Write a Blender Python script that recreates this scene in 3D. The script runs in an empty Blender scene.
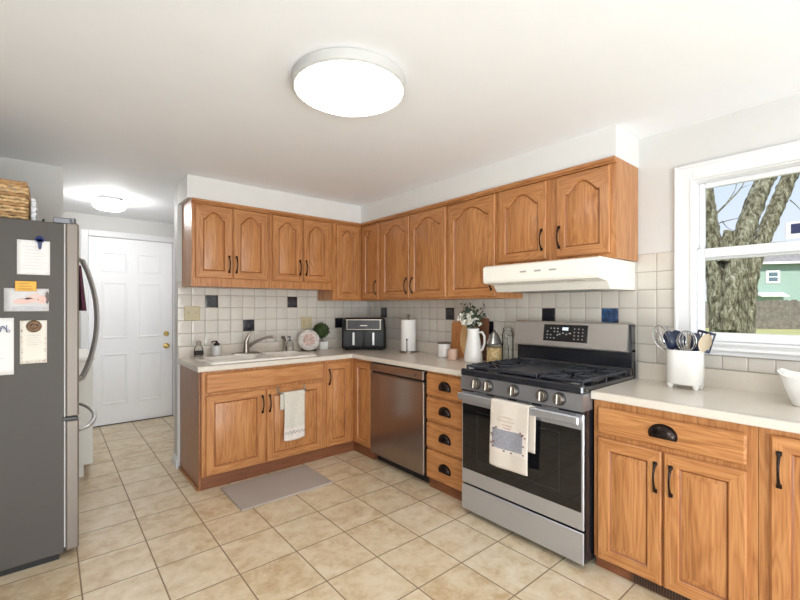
import bpy, bmesh, math, random
from mathutils import Vector, Matrix
random.seed(7)
sc = bpy.context.scene
C = sc.collection
PI = math.pi

# ------------------------------------------------------------------ camera
CAM = Vector((-2.7655, -3.859, 1.3478)); YAW = 0.6976; FPX = 417.73; V0 = 306.7
cd = bpy.data.cameras.new('camera'); cam = bpy.data.objects.new('camera', cd); C.objects.link(cam)
cam.location = CAM; cam.rotation_euler = (PI/2, 0, -YAW)
cd.sensor_width = 36; cd.lens = FPX*36/800; cd.shift_y = (V0-300)/800; cd.clip_start = .02; cd.clip_end = 300
sc.camera = cam

# ------------------------------------------------------------------ world, sun, exposure
w = bpy.data.worlds.new('sky'); sc.world = w; w.use_nodes = True
nt = w.node_tree; bg = nt.nodes['Background']
tc = nt.nodes.new('ShaderNodeTexCoord'); sp = nt.nodes.new('ShaderNodeSeparateXYZ'); rp = nt.nodes.new('ShaderNodeValToRGB')
nt.links.new(tc.outputs['Generated'], sp.inputs[0]); nt.links.new(sp.outputs['Z'], rp.inputs[0]); nt.links.new(rp.outputs[0], bg.inputs[0])
rp.color_ramp.elements[0].position = 0.0; rp.color_ramp.elements[0].color = (.86, .90, .96, 1)
rp.color_ramp.elements[1].position = .45; rp.color_ramp.elements[1].color = (.46, .66, .93, 1)
bg.inputs[1].default_value = .82
sd = bpy.data.lights.new('sun', 'SUN'); so = bpy.data.objects.new('sun', sd); C.objects.link(so)
sd.energy = 4.0; sd.angle = .03; sd.color = (1, .95, .86)
so.rotation_euler = Vector((.62, .30, -.72)).to_track_quat('-Z', 'Y').to_euler()
# fill panels added out of view
def area(name, loc, to, sx, sy, power, col):
    l = bpy.data.lights.new(name, 'AREA'); l.shape = 'RECTANGLE'; l.size = sx; l.size_y = sy; l.energy = power; l.color = col
    o = bpy.data.objects.new(name, l); C.objects.link(o); o.location = loc
    o.rotation_euler = (Vector(to)-Vector(loc)).to_track_quat('-Z', 'Y').to_euler(); return o
area('rear_fill', (-2.0, -6.55, 1.15), (-1.9, -1.0, 1.3), 2.6, 1.9, 42, (.95, .98, 1))  # unseen soft panel added behind the camera to brighten the room
area('side_fill', (-3.59, -4.3, 1.45), (0, -2.6, 1.3), 1.7, 1.3, 36, (.90, .955, 1))  # added panel at the windowless left wall, lightens the range wall
area('ceiling_fill', (-2.7, -5.8, .12), (-2.4, -2.2, 2.37), 1.8, .8, 66, (.87, .945, 1))  # added low panel aimed upward to lift the ceiling, no real source
sc.view_settings.view_transform = 'Standard'; sc.view_settings.look = 'None'
sc.view_settings.gamma = 1; sc.view_settings.use_curve_mapping = False
sc.view_settings.exposure = 0.42
LAMP_STRENGTH = 11.5; HALL_STRENGTH = 40.0

# ------------------------------------------------------------------ measured photo points -> world
_s, _c = math.sin(YAW), math.cos(YAW)
def ray(u, v):
    k = (u-400)/FPX; return Vector((_s+k*_c, _c-k*_s, -(v-V0)/FPX))
def at_depth(u, v, d): return CAM+ray(u, v)*d

# ------------------------------------------------------------------ mesh builder
class MB:
    def __init__(s): s.v = []; s.f = []; s.m = []; s.M = Matrix.Identity(4)
    def add(s, vs, fs, mat=0):
        b = len(s.v); s.v += [tuple(s.M @ Vector(p)) for p in vs]
        for i, f in enumerate(fs):
            s.f.append([b+k for k in f]); s.m.append(mat[i] if isinstance(mat, list) else mat)
    def box(s, x0, y0, z0, x1, y1, z1, mat=0):
        s.add([(x, y, z) for x in (x0, x1) for y in (y0, y1) for z in (z0, z1)],
              [(0,1,3,2), (4,6,7,5), (0,4,5,1), (2,3,7,6), (0,2,6,4), (1,5,7,3)], mat)
    def cbox(s, x0, y0, z0, x1, y1, z1, c=.003, mat=0):
        lo = (min(x0,x1), min(y0,y1), min(z0,z1)); hi = (max(x0,x1), max(y0,y1), max(z0,z1))
        c = min([c]+[(hi[i]-lo[i])*.49 for i in range(3)])
        vs = []; idx = {}
        for k in range(8):
            sg = [(k >> a) & 1 for a in range(3)]
            for a in range(3):
                p = [(hi[i] if sg[i] else lo[i]) + (0 if i == a else (-c if sg[i] else c)) for i in range(3)]
                idx[(k, a)] = len(vs); vs.append(p)
        fs = []
        for a in range(3):
            b, d = (a+1) % 3, (a+2) % 3
            for t in (0, 1):
                k0 = t << a; q = [k0, k0 | (1 << b), k0 | (1 << b) | (1 << d), k0 | (1 << d)]
                fs.append([idx[(k, a)] for k in q])
            for k in range(8):
                if not (k >> a) & 1:
                    k2 = k | (1 << a); fs.append([idx[(k, b)], idx[(k2, b)], idx[(k2, d)], idx[(k, d)]])
        for k in range(8): fs.append([idx[(k, 0)], idx[(k, 1)], idx[(k, 2)]])
        s.add(vs, fs, mat)
    def rings(s, R, close=True, cap0=False, cap1=False, mat=0):
        n = len(R[0]); vs = [p for r in R for p in r]; fs = []; ms = []
        for i in range(len(R)-1):
            mi = mat[i] if isinstance(mat, list) else mat
            for j in range(n if close else n-1):
                k = (j+1) % n; fs.append((i*n+j, i*n+k, (i+1)*n+k, (i+1)*n+j)); ms.append(mi)
        l0 = mat[0] if isinstance(mat, list) else mat; l1 = mat[-1] if isinstance(mat, list) else mat
        if cap0: fs.append(tuple(range(n))[::-1]); ms.append(l0)
        if cap1: fs.append(tuple((len(R)-1)*n+j for j in range(n))); ms.append(l1)
        s.add(vs, fs, ms)
    def lathe(s, prof, cx=0, cy=0, n=24, mat=0, cap0=True, cap1=True, sx=1, sy=1):
        s.rings([[(cx+r*sx*math.cos(2*PI*j/n), cy+r*sy*math.sin(2*PI*j/n), z) for j in range(n)] for r, z in prof], True, cap0, cap1, mat)
    def tube(s, pts, r, n=8, mat=0, caps=True, flat=None):
        pts = [Vector(p) for p in pts]; R = []; up = None
        for i, p in enumerate(pts):
            t = (pts[min(i+1, len(pts)-1)]-pts[max(i-1, 0)]).normalized()
            if up is None:
                up = Vector((0, 0, 1)) if abs(t.z) < .9 else Vector((1, 0, 0))
            a = t.cross(up)
            if a.length < 1e-4: a = t.cross(Vector((0, 1, 0)))
            a.normalize(); b = a.cross(t).normalized(); up = b
            rr = r[i] if isinstance(r, (list, tuple)) else r
            fa, fb = flat if flat else (1, 1)
            R.append([tuple(p+a*(rr*fa*math.cos(2*PI*j/n))+b*(rr*fb*math.sin(2*PI*j/n))) for j in range(n)])
        s.rings(R, True, caps, caps, mat)
    def grid(s, fn, nu, nv, mat=0):
        vs = [fn(i/nu, j/nv) for i in range(nu+1) for j in range(nv+1)]
        s.add(vs, [(i*(nv+1)+j, (i+1)*(nv+1)+j, (i+1)*(nv+1)+j+1, i*(nv+1)+j+1) for i in range(nu) for j in range(nv)], mat)
    def prism(s, poly, fn0, fn1, mat=0):      # poly: list of 2D points, fn0/fn1 place the two ends
        s.rings([[fn0(*p) for p in poly], [fn1(*p) for p in poly]], True, True, True, mat)
    def ball(s, c, r, n=12, m=8, mat=0, sc=(1, 1, 1)):
        R = [[(c[0]+r*sc[0]*math.sin(PI*i/m)*math.cos(2*PI*j/n), c[1]+r*sc[1]*math.sin(PI*i/m)*math.sin(2*PI*j/n), c[2]-r*sc[2]*math.cos(PI*i/m)) for j in range(n)] for i in range(1, m)]
        s.rings(R, True, True, True, mat)
    def build(s, name, mats, parent=None, loc=None, rz=None, ang=35, solid=0, recalc=True):
        me = bpy.data.meshes.new(name); me.from_pydata(s.v, [], s.f)
        for m in (mats if isinstance(mats, (list, tuple)) else [mats]): me.materials.append(m)
        for p, mi in zip(me.polygons, s.m): p.material_index = mi
        if recalc:
            bm = bmesh.new(); bm.from_mesh(me); bmesh.ops.recalc_face_normals(bm, faces=bm.faces); bm.to_mesh(me); bm.free()
        for p in me.polygons: p.use_smooth = True
        me.set_sharp_from_angle(angle=math.radians(ang)); me.update()
        o = bpy.data.objects.new(name, me); C.objects.link(o)
        if parent: o.parent = parent
        if loc: o.location = loc
        if rz is not None: o.rotation_euler = (0, 0, rz)
        if solid:
            md = o.modifiers.new('thick', 'SOLIDIFY'); md.thickness = solid; md.offset = 0
        return o

def tag(o, label, cat, group=None):
    o['label'] = label; o['category'] = cat
    if group: o['group'] = group
    return o
def thing(name, label, cat, loc=(0, 0, 0), rz=0, group=None):
    o = bpy.data.objects.new(name, None); C.objects.link(o); o.empty_display_size = .05
    o.location = loc; o.rotation_euler = (0, 0, rz); return tag(o, label, cat, group)
def struct(o): o['kind'] = 'structure'; return o
def copy_tree(o, parent=None):
    c = o.copy(); C.objects.link(c)
    if parent: c.parent = parent
    for ch in list(o.children): copy_tree(ch, c)
    return c

# ------------------------------------------------------------------ materials
def S(r, g, b):
    f = lambda c: (c/255)/12.92 if c/255 <= .04045 else ((c/255+.055)/1.055)**2.4
    return (f(r), f(g), f(b), 1)
def newmat(name):
    m = bpy.data.materials.new(name); m.use_nodes = True; return m, m.node_tree, m.node_tree.nodes['Principled BSDF']
def N(nt, t, **kw):
    n = nt.nodes.new(t)
    for k, v in kw.items(): setattr(n, k, v)
    return n
def mth(nt, op, a, b=None):
    n = N(nt, 'ShaderNodeMath', operation=op)
    for i, x in enumerate((a, b)):
        if x is None: continue
        if isinstance(x, (int, float)): n.inputs[i].default_value = x
        else: nt.links.new(x, n.inputs[i])
    return n.outputs[0]
def plain(name, col, rough=.5, metal=0, var=.06, scale=6, bump=0, bscale=60, coat=0, emit=None, estr=0, spec=.5):
    m, nt, b = newmat(name)
    b.inputs['Roughness'].default_value = rough; b.inputs['Metallic'].default_value = metal
    b.inputs['Coat Weight'].default_value = coat; b.inputs['Coat Roughness'].default_value = .08
    b.inputs['Specular IOR Level'].default_value = spec
    tc = N(nt, 'ShaderNodeTexCoord'); no = N(nt, 'ShaderNodeTexNoise'); no.inputs['Scale'].default_value = scale; no.inputs['Detail'].default_value = 4
    nt.links.new(tc.outputs['Object'], no.inputs['Vector'])
    r = N(nt, 'ShaderNodeValToRGB'); r.color_ramp.elements[0].position = .3; r.color_ramp.elements[1].position = .7
    r.color_ramp.elements[0].color = tuple(c*(1-var) for c in col[:3])+(1,); r.color_ramp.elements[1].color = tuple(min(1, c*(1+var)) for c in col[:3])+(1,)
    nt.links.new(no.outputs['Fac'], r.inputs[0]); nt.links.new(r.outputs[0], b.inputs['Base Color'])
    if bump:
        n2 = N(nt, 'ShaderNodeTexNoise'); n2.inputs['Scale'].default_value = bscale; n2.inputs['Detail'].default_value = 3
        nt.links.new(tc.outputs['Object'], n2.inputs['Vector'])
        bp = N(nt, 'ShaderNodeBump'); bp.inputs['Strength'].default_value = bump; bp.inputs['Distance'].default_value = .004
        nt.links.new(n2.outputs['Fac'], bp.inputs['Height']); nt.links.new(bp.outputs[0], b.inputs['Normal'])
    if emit: b.inputs['Emission Color'].default_value = emit; b.inputs['Emission Strength'].default_value = estr
    return m
def wood(name, axis, dark, mid, light, rough=.38, fine=1.0):
    m, nt, b = newmat(name)
    tc = N(nt, 'ShaderNodeTexCoord'); oi = N(nt, 'ShaderNodeObjectInfo'); mp = N(nt, 'ShaderNodeMapping'); ad = N(nt, 'ShaderNodeVectorMath', operation='ADD')
    mu = N(nt, 'ShaderNodeVectorMath', operation='SCALE'); cx = N(nt, 'ShaderNodeCombineXYZ')
    for i in range(3): nt.links.new(oi.outputs['Random'], cx.inputs[i])
    nt.links.new(cx.outputs[0], mu.inputs[0]); mu.inputs['Scale'].default_value = 9
    nt.links.new(tc.outputs['Object'], ad.inputs[0]); nt.links.new(mu.outputs[0], ad.inputs[1]); nt.links.new(ad.outputs[0], mp.inputs[0])
    sc3 = [11*fine, 11*fine, 11*fine]; sc3[axis] = 1.0*fine; mp.inputs['Scale'].default_value = sc3
    no = N(nt, 'ShaderNodeTexNoise'); no.inputs['Scale'].default_value = 1.6; no.inputs['Detail'].default_value = 2; no.inputs['Distortion'].default_value = .5
    nt.links.new(mp.outputs[0], no.inputs['Vector'])
    fr = mth(nt, 'FRACT', mth(nt, 'MULTIPLY', no.outputs['Fac'], 7.0))            # growth rings
    tri = mth(nt, 'ABSOLUTE', mth(nt, 'SUBTRACT', mth(nt, 'MULTIPLY', fr, 2.0), 1.0))
    mp2 = N(nt, 'ShaderNodeMapping'); s2 = [150, 150, 150]; s2[axis] = 5; mp2.inputs['Scale'].default_value = s2; nt.links.new(ad.outputs[0], mp2.inputs[0])
    n2 = N(nt, 'ShaderNodeTexNoise'); n2.inputs['Scale'].default_value = 1.0; n2.inputs['Detail'].default_value = 2; nt.links.new(mp2.outputs[0], n2.inputs['Vector'])
    n3 = N(nt, 'ShaderNodeTexNoise'); n3.inputs['Scale'].default_value = .8; nt.links.new(mp.outputs[0], n3.inputs['Vector'])
    f = mth(nt, 'ADD', mth(nt, 'MULTIPLY', tri, .22), mth(nt, 'ADD', mth(nt, 'MULTIPLY', n2.outputs['Fac'], .62), mth(nt, 'MULTIPLY', n3.outputs['Fac'], .3)))
    r = N(nt, 'ShaderNodeValToRGB'); e = r.color_ramp.elements
    e[0].position = .22; e[0].color = dark; e[1].position = .85; e[1].color = light; q = e.new(.5); q.color = mid
    nt.links.new(f, r.inputs[0]); nt.links.new(r.outputs[0], b.inputs['Base Color'])
    b.inputs['Roughness'].default_value = rough; b.inputs['Coat Weight'].default_value = .15; b.inputs['Coat Roughness'].default_value = .25
    bp = N(nt, 'ShaderNodeBump'); bp.inputs['Strength'].default_value = .15; bp.inputs['Distance'].default_value = .002
    nt.links.new(n2.outputs['Fac'], bp.inputs['Height']); nt.links.new(bp.outputs[0], b.inputs['Normal'])
    return m
OD, OM, OL = S(124, 74, 38), S(174, 115, 66), S(202, 146, 92)
WV = wood('oak_vertical', 2, OD, OM, OL); WH = wood('oak_horizontal', 0, OD, OM, OL)
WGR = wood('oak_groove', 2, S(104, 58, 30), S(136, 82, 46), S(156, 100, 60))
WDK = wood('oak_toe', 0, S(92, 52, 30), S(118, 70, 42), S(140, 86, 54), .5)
WB1 = wood('board_brown', 2, S(158, 98, 52), S(184, 122, 70), S(200, 140, 86), .5); WB2 = wood('board_tan', 2, S(196, 150, 96), S(214, 170, 116), S(226, 186, 134), .5)
WALL = plain('wall_paint', S(212, 211, 208), .6, var=.01, bump=.03, bscale=180)
SOFP = plain('soffit_paint', S(226, 225, 222), .55, var=.01)
CEIL = plain('ceiling_paint', S(243, 245, 248), .7, var=.008, bump=.03, bscale=150)
WHITE = plain('white_trim', S(230, 230, 231), .35, var=.01)
DOORW = plain('white_door', S(248, 248, 250), .4, var=.01)
CREAM = plain('cream_counter', S(214, 205, 192), .22, var=.05, scale=260, spec=.5)
SINKW = plain('sink_enamel', S(236, 231, 222), .12, var=.01, coat=.5)
BRONZE = plain('bronze', S(46, 38, 35), .22, .8, var=.2, scale=40)
BLACK = plain('black_plastic', S(24, 24, 26), .35, var=.1); BLKM = plain('black_matte', S(20, 20, 22), .5, var=.1)
ENAM = plain('black_enamel', S(32, 34, 40), .22, var=.05, coat=.4); IRON = plain('cast_iron', S(50, 53, 60), .36, .1, var=.2)
DGLASS = plain('oven_glass', S(15, 16, 20), .04, var=.02, coat=.3)
def steel(name, col, rough, axis, metal=.8):
    m, nt, b = newmat(name); b.inputs['Metallic'].default_value = metal
    tc = N(nt, 'ShaderNodeTexCoord'); mp = N(nt, 'ShaderNodeMapping'); s3 = [260, 260, 260]; s3[axis] = 2.0; mp.inputs['Scale'].default_value = s3
    no = N(nt, 'ShaderNodeTexNoise'); no.inputs['Scale'].default_value = 1; nt.links.new(tc.outputs['Object'], mp.inputs[0]); nt.links.new(mp.outputs[0], no.inputs[0])
    r = N(nt, 'ShaderNodeValToRGB'); r.color_ramp.elements[0].color = tuple(c*.97 for c in col[:3])+(1,); r.color_ramp.elements[1].color = tuple(min(1, c*1.03) for c in col[:3])+(1,)
    nt.links.new(no.outputs['Fac'], r.inputs[0]); nt.links.new(r.outputs[0], b.inputs['Base Color'])
    nt.links.new(mth(nt, 'ADD', mth(nt, 'MULTIPLY', no.outputs['Fac'], .05), rough-.025), b.inputs['Roughness']); return m
STEEL = steel('stainless', S(196, 199, 207), .34, 0); STEELV = steel('stainless_vertical', S(190, 188, 188), .36, 2)
CHROME = plain('brushed_nickel', S(156, 147, 137), .28, 1, var=.04); FRG = plain('fridge_grey', S(80, 75, 71), .6, .0, var=.03, scale=3)
BRASS = plain('brass', S(206, 178, 110), .25, 1); PORC = plain('white_porcelain', S(238, 236, 232), .2, var=.01, coat=.3)
PAPER = plain('paper', S(236, 234, 232), .8, var=.02); BEIGEP = plain('almond_plastic', S(188, 176, 144), .4, var=.02)
def glassy(name, fac, col=(1, 1, 1, 1), rough=.02):
    m = bpy.data.materials.new(name); m.use_nodes = True; nt = m.node_tree; nt.nodes.clear()
    o = N(nt, 'ShaderNodeOutputMaterial'); mx = N(nt, 'ShaderNodeMixShader'); t = N(nt, 'ShaderNodeBsdfTransparent'); g = N(nt, 'ShaderNodeBsdfGlossy'); fr = N(nt, 'ShaderNodeLayerWeight')
    t.inputs[0].default_value = col; g.inputs['Roughness'].default_value = rough; fr.inputs[0].default_value = fac
    nt.links.new(fr.outputs['Fresnel'], mx.inputs[0]); nt.links.new(t.outputs[0], mx.inputs[1]); nt.links.new(g.outputs[0], mx.inputs[2]); nt.links.new(mx.outputs[0], o.inputs[0]); return m
PANE = glassy('window_glass', .12); GLS = glassy('clear_glass', .16, (.96, .97, .97, 1))
def bark_mat():
    m, nt, b = newmat('bark'); b.inputs['Roughness'].default_value = .95
    tc = N(nt, 'ShaderNodeTexCoord'); mp = N(nt, 'ShaderNodeMapping'); mp.inputs['Scale'].default_value = (15, 15, 5); nt.links.new(tc.outputs['Object'], mp.inputs[0])
    no = N(nt, 'ShaderNodeTexNoise'); no.inputs['Scale'].default_value = 1.3; no.inputs['Detail'].default_value = 8; no.inputs['Roughness'].default_value = .75; no.inputs['Distortion'].default_value = .6; nt.links.new(mp.outputs[0], no.inputs[0])
    r = N(nt, 'ShaderNodeValToRGB'); e = r.color_ramp.elements; e[0].position = .40; e[0].color = S(60, 54, 44); e[1].position = .64; e[1].color = S(178, 178, 158); q = e.new(.5); q.color = S(118, 114, 90)
    nt.links.new(no.outputs['Fac'], r.inputs[0]); nt.links.new(r.outputs[0], b.inputs['Base Color'])
    bp = N(nt, 'ShaderNodeBump'); bp.inputs['Strength'].default_value = 1; bp.inputs['Distance'].default_value = .05; nt.links.new(no.outputs['Fac'], bp.inputs['Height']); nt.links.new(bp.outputs[0], b.inputs['Normal']); return m
def floor_mat():
    m, nt, b = newmat('floor_tile')
    tc = N(nt, 'ShaderNodeTexCoord'); s = N(nt, 'ShaderNodeSeparateXYZ'); nt.links.new(tc.outputs['Object'], s.inputs[0])
    u = mth(nt, 'DIVIDE', mth(nt, 'ADD', s.outputs['X'], 2.341+3.09), .309); v = mth(nt, 'DIVIDE', mth(nt, 'ADD', s.outputs['Y'], 1.403+.3263*30), .3263)
    def line(t, half):
        fr = mth(nt, 'FRACT', t); return mth(nt, 'MAXIMUM', mth(nt, 'LESS_THAN', fr, half), mth(nt, 'GREATER_THAN', fr, 1-half))
    g = mth(nt, 'MAXIMUM', line(u, .011), line(v, .0105))
    cx = N(nt, 'ShaderNodeCombineXYZ'); nt.links.new(mth(nt, 'FLOOR', u), cx.inputs[0]); nt.links.new(mth(nt, 'FLOOR', v), cx.inputs[1])
    wn = N(nt, 'ShaderNodeTexWhiteNoise', noise_dimensions='2D'); nt.links.new(cx.outputs[0], wn.inputs['Vector'])
    sh = N(nt, 'ShaderNodeVectorMath', operation='SCALE'); nt.links.new(wn.outputs['Color'], sh.inputs[0]); sh.inputs['Scale'].default_value = 30
    ad = N(nt, 'ShaderNodeVectorMath', operation='ADD'); nt.links.new(tc.outputs['Object'], ad.inputs[0]); nt.links.new(sh.outputs[0], ad.inputs[1])
    no = N(nt, 'ShaderNodeTexNoise'); no.inputs['Scale'].default_value = 9; no.inputs['Detail'].default_value = 8; no.inputs['Roughness'].default_value = .7; no.inputs['Distortion'].default_value = .3
    nt.links.new(ad.outputs[0], no.inputs['Vector'])
    r = N(nt, 'ShaderNodeValToRGB'); e = r.color_ramp.elements
    e[0].position = .32; e[0].color = S(192, 164, 126); e[1].position = .68; e[1].color = S(226, 213, 190); q = e.new(.5); q.color = S(215, 197, 166)
    f = mth(nt, 'ADD', no.outputs['Fac'], mth(nt, 'MULTIPLY', mth(nt, 'SUBTRACT', wn.outputs['Value'], .5), .1)); nt.links.new(f, r.inputs[0])
    mx = N(nt, 'ShaderNodeMix', data_type='RGBA'); nt.links.new(g, mx.inputs[0]); nt.links.new(r.outputs[0], mx.inputs[6]); mx.inputs[7].default_value = S(138, 118, 94)
    nt.links.new(mx.outputs[2], b.inputs['Base Color'])
    nt.links.new(mth(nt, 'ADD', mth(nt, 'MULTIPLY', g, .4), .3), b.inputs['Roughness'])
    bp = N(nt, 'ShaderNodeBump'); bp.inputs['Strength'].default_value = .4; bp.inputs['Distance'].default_value = .003
    nt.links.new(mth(nt, 'SUBTRACT', mth(nt, 'MULTIPLY', no.outputs['Fac'], .3), g), bp.inputs['Height']); nt.links.new(bp.outputs[0], b.inputs['Normal']); return m
FLOOR = floor_mat()
TILE = plain('wall_tile', S(208, 202, 192), .1, var=.03, scale=5, coat=.5); GROUT = plain('grout', S(168, 158, 146), .8, var=.05)
TDK = plain('dark_tile', S(28, 30, 40), .15, var=.3, scale=60, coat=.5)
# ================================================================== ROOM SHELL
CZ = 2.374
b = MB(); b.box(-4.2, -6.7, -.1, .0, 2.0, 0); struct(b.build('floor', FLOOR))
b = MB(); b.box(-4.3, -6.8, CZ, .14, 2.1, CZ+.12); struct(b.build('ceiling', CEIL))
# sink wall (partition) and the wall behind the fridge
b = MB(); b.box(-1.95, 0, 0, 0, .12, CZ); struct(b.build('wall_back', WALL))
b = MB(); b.box(-3.62, .09, 0, -2.69, .21, CZ); struct(b.build('wall_fridge', WALL))
b = MB(); b.box(-3.74, -6.7, 0, -3.62, 2.0, CZ); struct(b.build('wall_left', WALL))
b = MB(); b.box(-3.62, -6.72, 0, -3.4, -6.6, CZ); b.box(-.6, -6.72, 0, 0, -6.6, CZ); b.box(-3.4, -6.72, 2.12, -.6, -6.6, CZ); struct(b.build('wall_front', WALL))
# hall door wall with opening
DX0, DX1, DZ = -2.44, -1.60, 2.135
b = MB(); b.box(-3.62, 1.91, 0, DX0, 2.03, CZ); b.box(DX1, 1.91, 0, 0, 2.03, CZ); b.box(DX0, 1.91, DZ, DX1, 2.03, CZ); struct(b.build('wall_hall', WALL))
b = MB(); b.box(-1.50, .12, 0, -1.40, 1.91, CZ); struct(b.build('wall_hall_right', WALL))
# window wall with opening
WY0, WY1, WZ0, WZ1 = -3.115, -4.20, 1.145, 2.06
b = MB(); b.box(0, .12, -.1, .14, WY0, CZ); b.box(0, WY1, -.1, .14, -6.7, CZ); b.box(0, WY0, WZ1, .14, WY1, CZ); b.box(0, WY0, -.1, .14, WY1, WZ0)
struct(b.build('wall_right', WALL))
# soffit over the wall cabinets
b = MB(); b.box(-1.95, -.32, 2.197, 0, 0, CZ); b.box(-.32, -2.836, 2.197, 0, -.32, CZ); struct(b.build('trim_1', SOFP))
# jamb baseboard at the partition end, baseboards
b = MB()
for z0, z1, t in ((0, .07, .016), (.07, .085, .010), (.085, .1, .005)): b.cbox(-1.95-t, -.012-t*.3, z0, -1.949, .12+t, z1, .002)
struct(b.build('baseboard_back', WHITE))
b = MB(); b.cbox(-3.6, .076, 0, -2.69, .09, .1); struct(b.build('baseboard_fridge', WHITE))
# hall door: six panels, knob, deadbolt
d = MB(); W = DX1-DX0-.012; H = DZ-.012
def door_leaf(mb, w, h, t, cols, rows):
    mb.box(0, 0, 0, w, t, h)
    for x0, x1 in cols:
        for z0, z1 in rows:
            def rr(i, y): return [(x0+i, y, z0+i), (x1-i, y, z0+i), (x1-i, y, z1-i), (x0+i, y, z1-i)]
            mb.rings([rr(-.004, 0), rr(0, -.006), rr(.012, -.007), rr(.022, -.0005), rr(.05, -.0045), rr(.056, -.0055)], True, False, True)
door_leaf(d, W, H, .04, ((.12, .36), (W-.36, W-.12)), ((.23, .80), (.98, 1.62), (1.74, 1.96)))
dl = struct(d.build('door_1', DOORW, loc=(DX0+.006, 1.915, .008)))
b = MB()
b.lathe([(.033, 0), (.033, .006), (.012, .012), (.011, .03), (.026, .04), (.03, .052), (.026, .064), (.01, .07)], n=20)
k = b.build('door_knob', BRASS, dl, loc=(W-.065, 0, .862)); k.rotation_euler = (PI/2, 0, 0)
b = MB(); b.lathe([(.03, 0), (.03, .008), (.022, .014), (.02, .02)], n=20); b.box(-.004, -.016, .02, .004, .016, .034)
k = b.build('deadbolt', BRASS, dl, loc=(W-.065, 0, 1.01)); k.rotation_euler = (PI/2, 0, 0)
b = MB()
for x0, x1, z0, z1 in ((DX0-.07, DX0, 0, DZ+.07), (DX1, DX1+.07, 0, DZ+.07), (DX0, DX1, DZ, DZ+.07)):
    b.cbox(x0, 1.892, z0, x1, 1.912, z1, .006)
struct(b.build('trim_2', WHITE))
b = MB(); b.box(DX0, 1.90, 0, DX1, 1.95, .007); struct(b.build('trim_3', plain('threshold', S(70, 60, 52), .5)))

# pillow tiles on the two walls
def tile_wall(name, fn, lines_u, lines_z, accents, blue=()):
    t = MB(); ulo, uhi, zlo, zhi = lines_u[0], lines_u[-1], lines_z[0], lines_z[-1]
    t.add([fn(ulo, zlo, .0025), fn(uhi, zlo, .0025), fn(uhi, zhi, .0025), fn(ulo, zhi, .0025)], [(0, 1, 2, 3)], 1)
    for i in range(len(lines_u)-1):
        for j in range(len(lines_z)-1):
            if blue and (i, j) in SKIP.get(name, ()): continue
            u0, u1, z0, z1 = lines_u[i]+.0022, lines_u[i+1]-.0022, lines_z[j]+.0022, lines_z[j+1]-.0022
            if u1-u0 < .01: continue
            def q(k, h):
                k = min(k, .36*min(u1-u0, z1-z0)); return [fn(u0+k, z0+k, h), fn(u1-k, z0+k, h), fn(u1-k, z1-k, h), fn(u0+k, z1-k, h)]
            mi = 2 if (i, j) in accents else 3 if (i, j) in blue else 0
            t.rings([q(0, .0025), q(.0015, .0038), q(.005, .0045), q(.020, .0050), q(.036, .0052)], True, False, True, mi)
    return t
SKIP = {}
BLUET = plain('blue_tile', S(40, 70, 110), .15, var=.9, scale=38, coat=.5)
ZL = [1.011+.1093*i for i in range(7)]
ux = [-1.951+.108*i for i in range(18)]+[-.118, -.010]
tw = tile_wall('trim_4', lambda u, z, h: (u, -h, z), ux, ZL[:6], {(2, 3), (5, 1), (9, 3), (14, 1)})
struct(tw.build('trim_4', [TILE, GROUT, TDK], ang=50))
uy = [.020+.108*i for i in range(29)]              # distance along -y from the corner
iy = lambda y: int(round((-y-.020)/.108-.5))
tw = tile_wall('trim_5', lambda u, z, h: (-h, -u, z), uy[:28]+[3.033], ZL[:7], {(iy(-.25), 2), (iy(-1.24), 2), (iy(-1.69), 1), (iy(-2.22), 2)}, {(iy(-2.65), 2)})
struct(tw.build('trim_5', [TILE, GROUT, TDK, BLUET], ang=50))
tw = tile_wall('trim_6', lambda u, z, h: (-h, -u, z), [3.036+.108*i for i in range(12)], [1.011, 1.085], set())
struct(tw.build('trim_6', [TILE, GROUT], ang=50))

# ------------------------------------------------------------------ window
win = struct(bpy.data.objects.new('window_1', None)); C.objects.link(win)
b = MB(); cw = .078
for (y0, y1, z0, z1) in ((WY0+cw, WY0-.004, 1.135, WZ1+cw), (WY1+.004, WY1-cw, 1.135, WZ1+cw), (WY0-.004, WY1+.004, WZ1-.004, WZ1+cw)):
    b.cbox(-.020, y0, z0, .0, y1, z1, .004)
b.cbox(-.028, WY0+cw+.004, 1.135, 0, WY0+cw-.014, WZ1+cw+.004, .004); b.cbox(-.0275, WY0+cw-.0141, WZ1+cw-.014, 0, WY1-cw, WZ1+cw+.004, .004)
b.cbox(-.024, WY0+.006, 1.135, .01, WY0-.006, WZ1+.006, .003); b.cbox(-.024, WY0, WZ1-.006, .01, WY1, WZ1+.006, .003)
b.build('casing', WHITE, win)
b = MB(); b.cbox(.0, WY0, WZ0, .14, WY0-.012, WZ1); b.cbox(0, WY1+.012, WZ0, .14, WY1, WZ1); b.cbox(0, WY0, WZ1-.012, .14, WY1, WZ1); b.cbox(0, WY0, WZ0, .14, WY1, WZ0+.012)
b.build('jamb', WHITE, win)
b = MB(); b.cbox(-.050, WY0+cw+.01, 1.112, .0, WY1-cw-.01, 1.132, .006); b.cbox(-.024, WY0+cw, 1.088, -.0, WY1-cw, 1.112, .004); b.build('stool', WHITE, win)
def sash(name, x, z0, z1, st, bot, top):
    m = MB(); y0, y1 = WY0-.012, WY1+.012
    m.cbox(x, y0, z0, x+.035, y0-st, z1, .005); m.cbox(x, y1+st, z0, x+.035, y1, z1, .005)
    m.cbox(x, y0-st, z0, x+.035, y1+st, z0+bot, .005); m.cbox(x, y0-st, z1-top, x+.035, y1+st, z1, .005)
    f = m.build(name, WHITE, win)
    g = MB(); g.box(x+.014, y0-st, z0+bot, x+.020, y1+st, z1-top); g.build('pane', PANE, f); return f
sash('upper_sash', .075, 1.61, WZ1-.012, .026, .05, .03)
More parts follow.
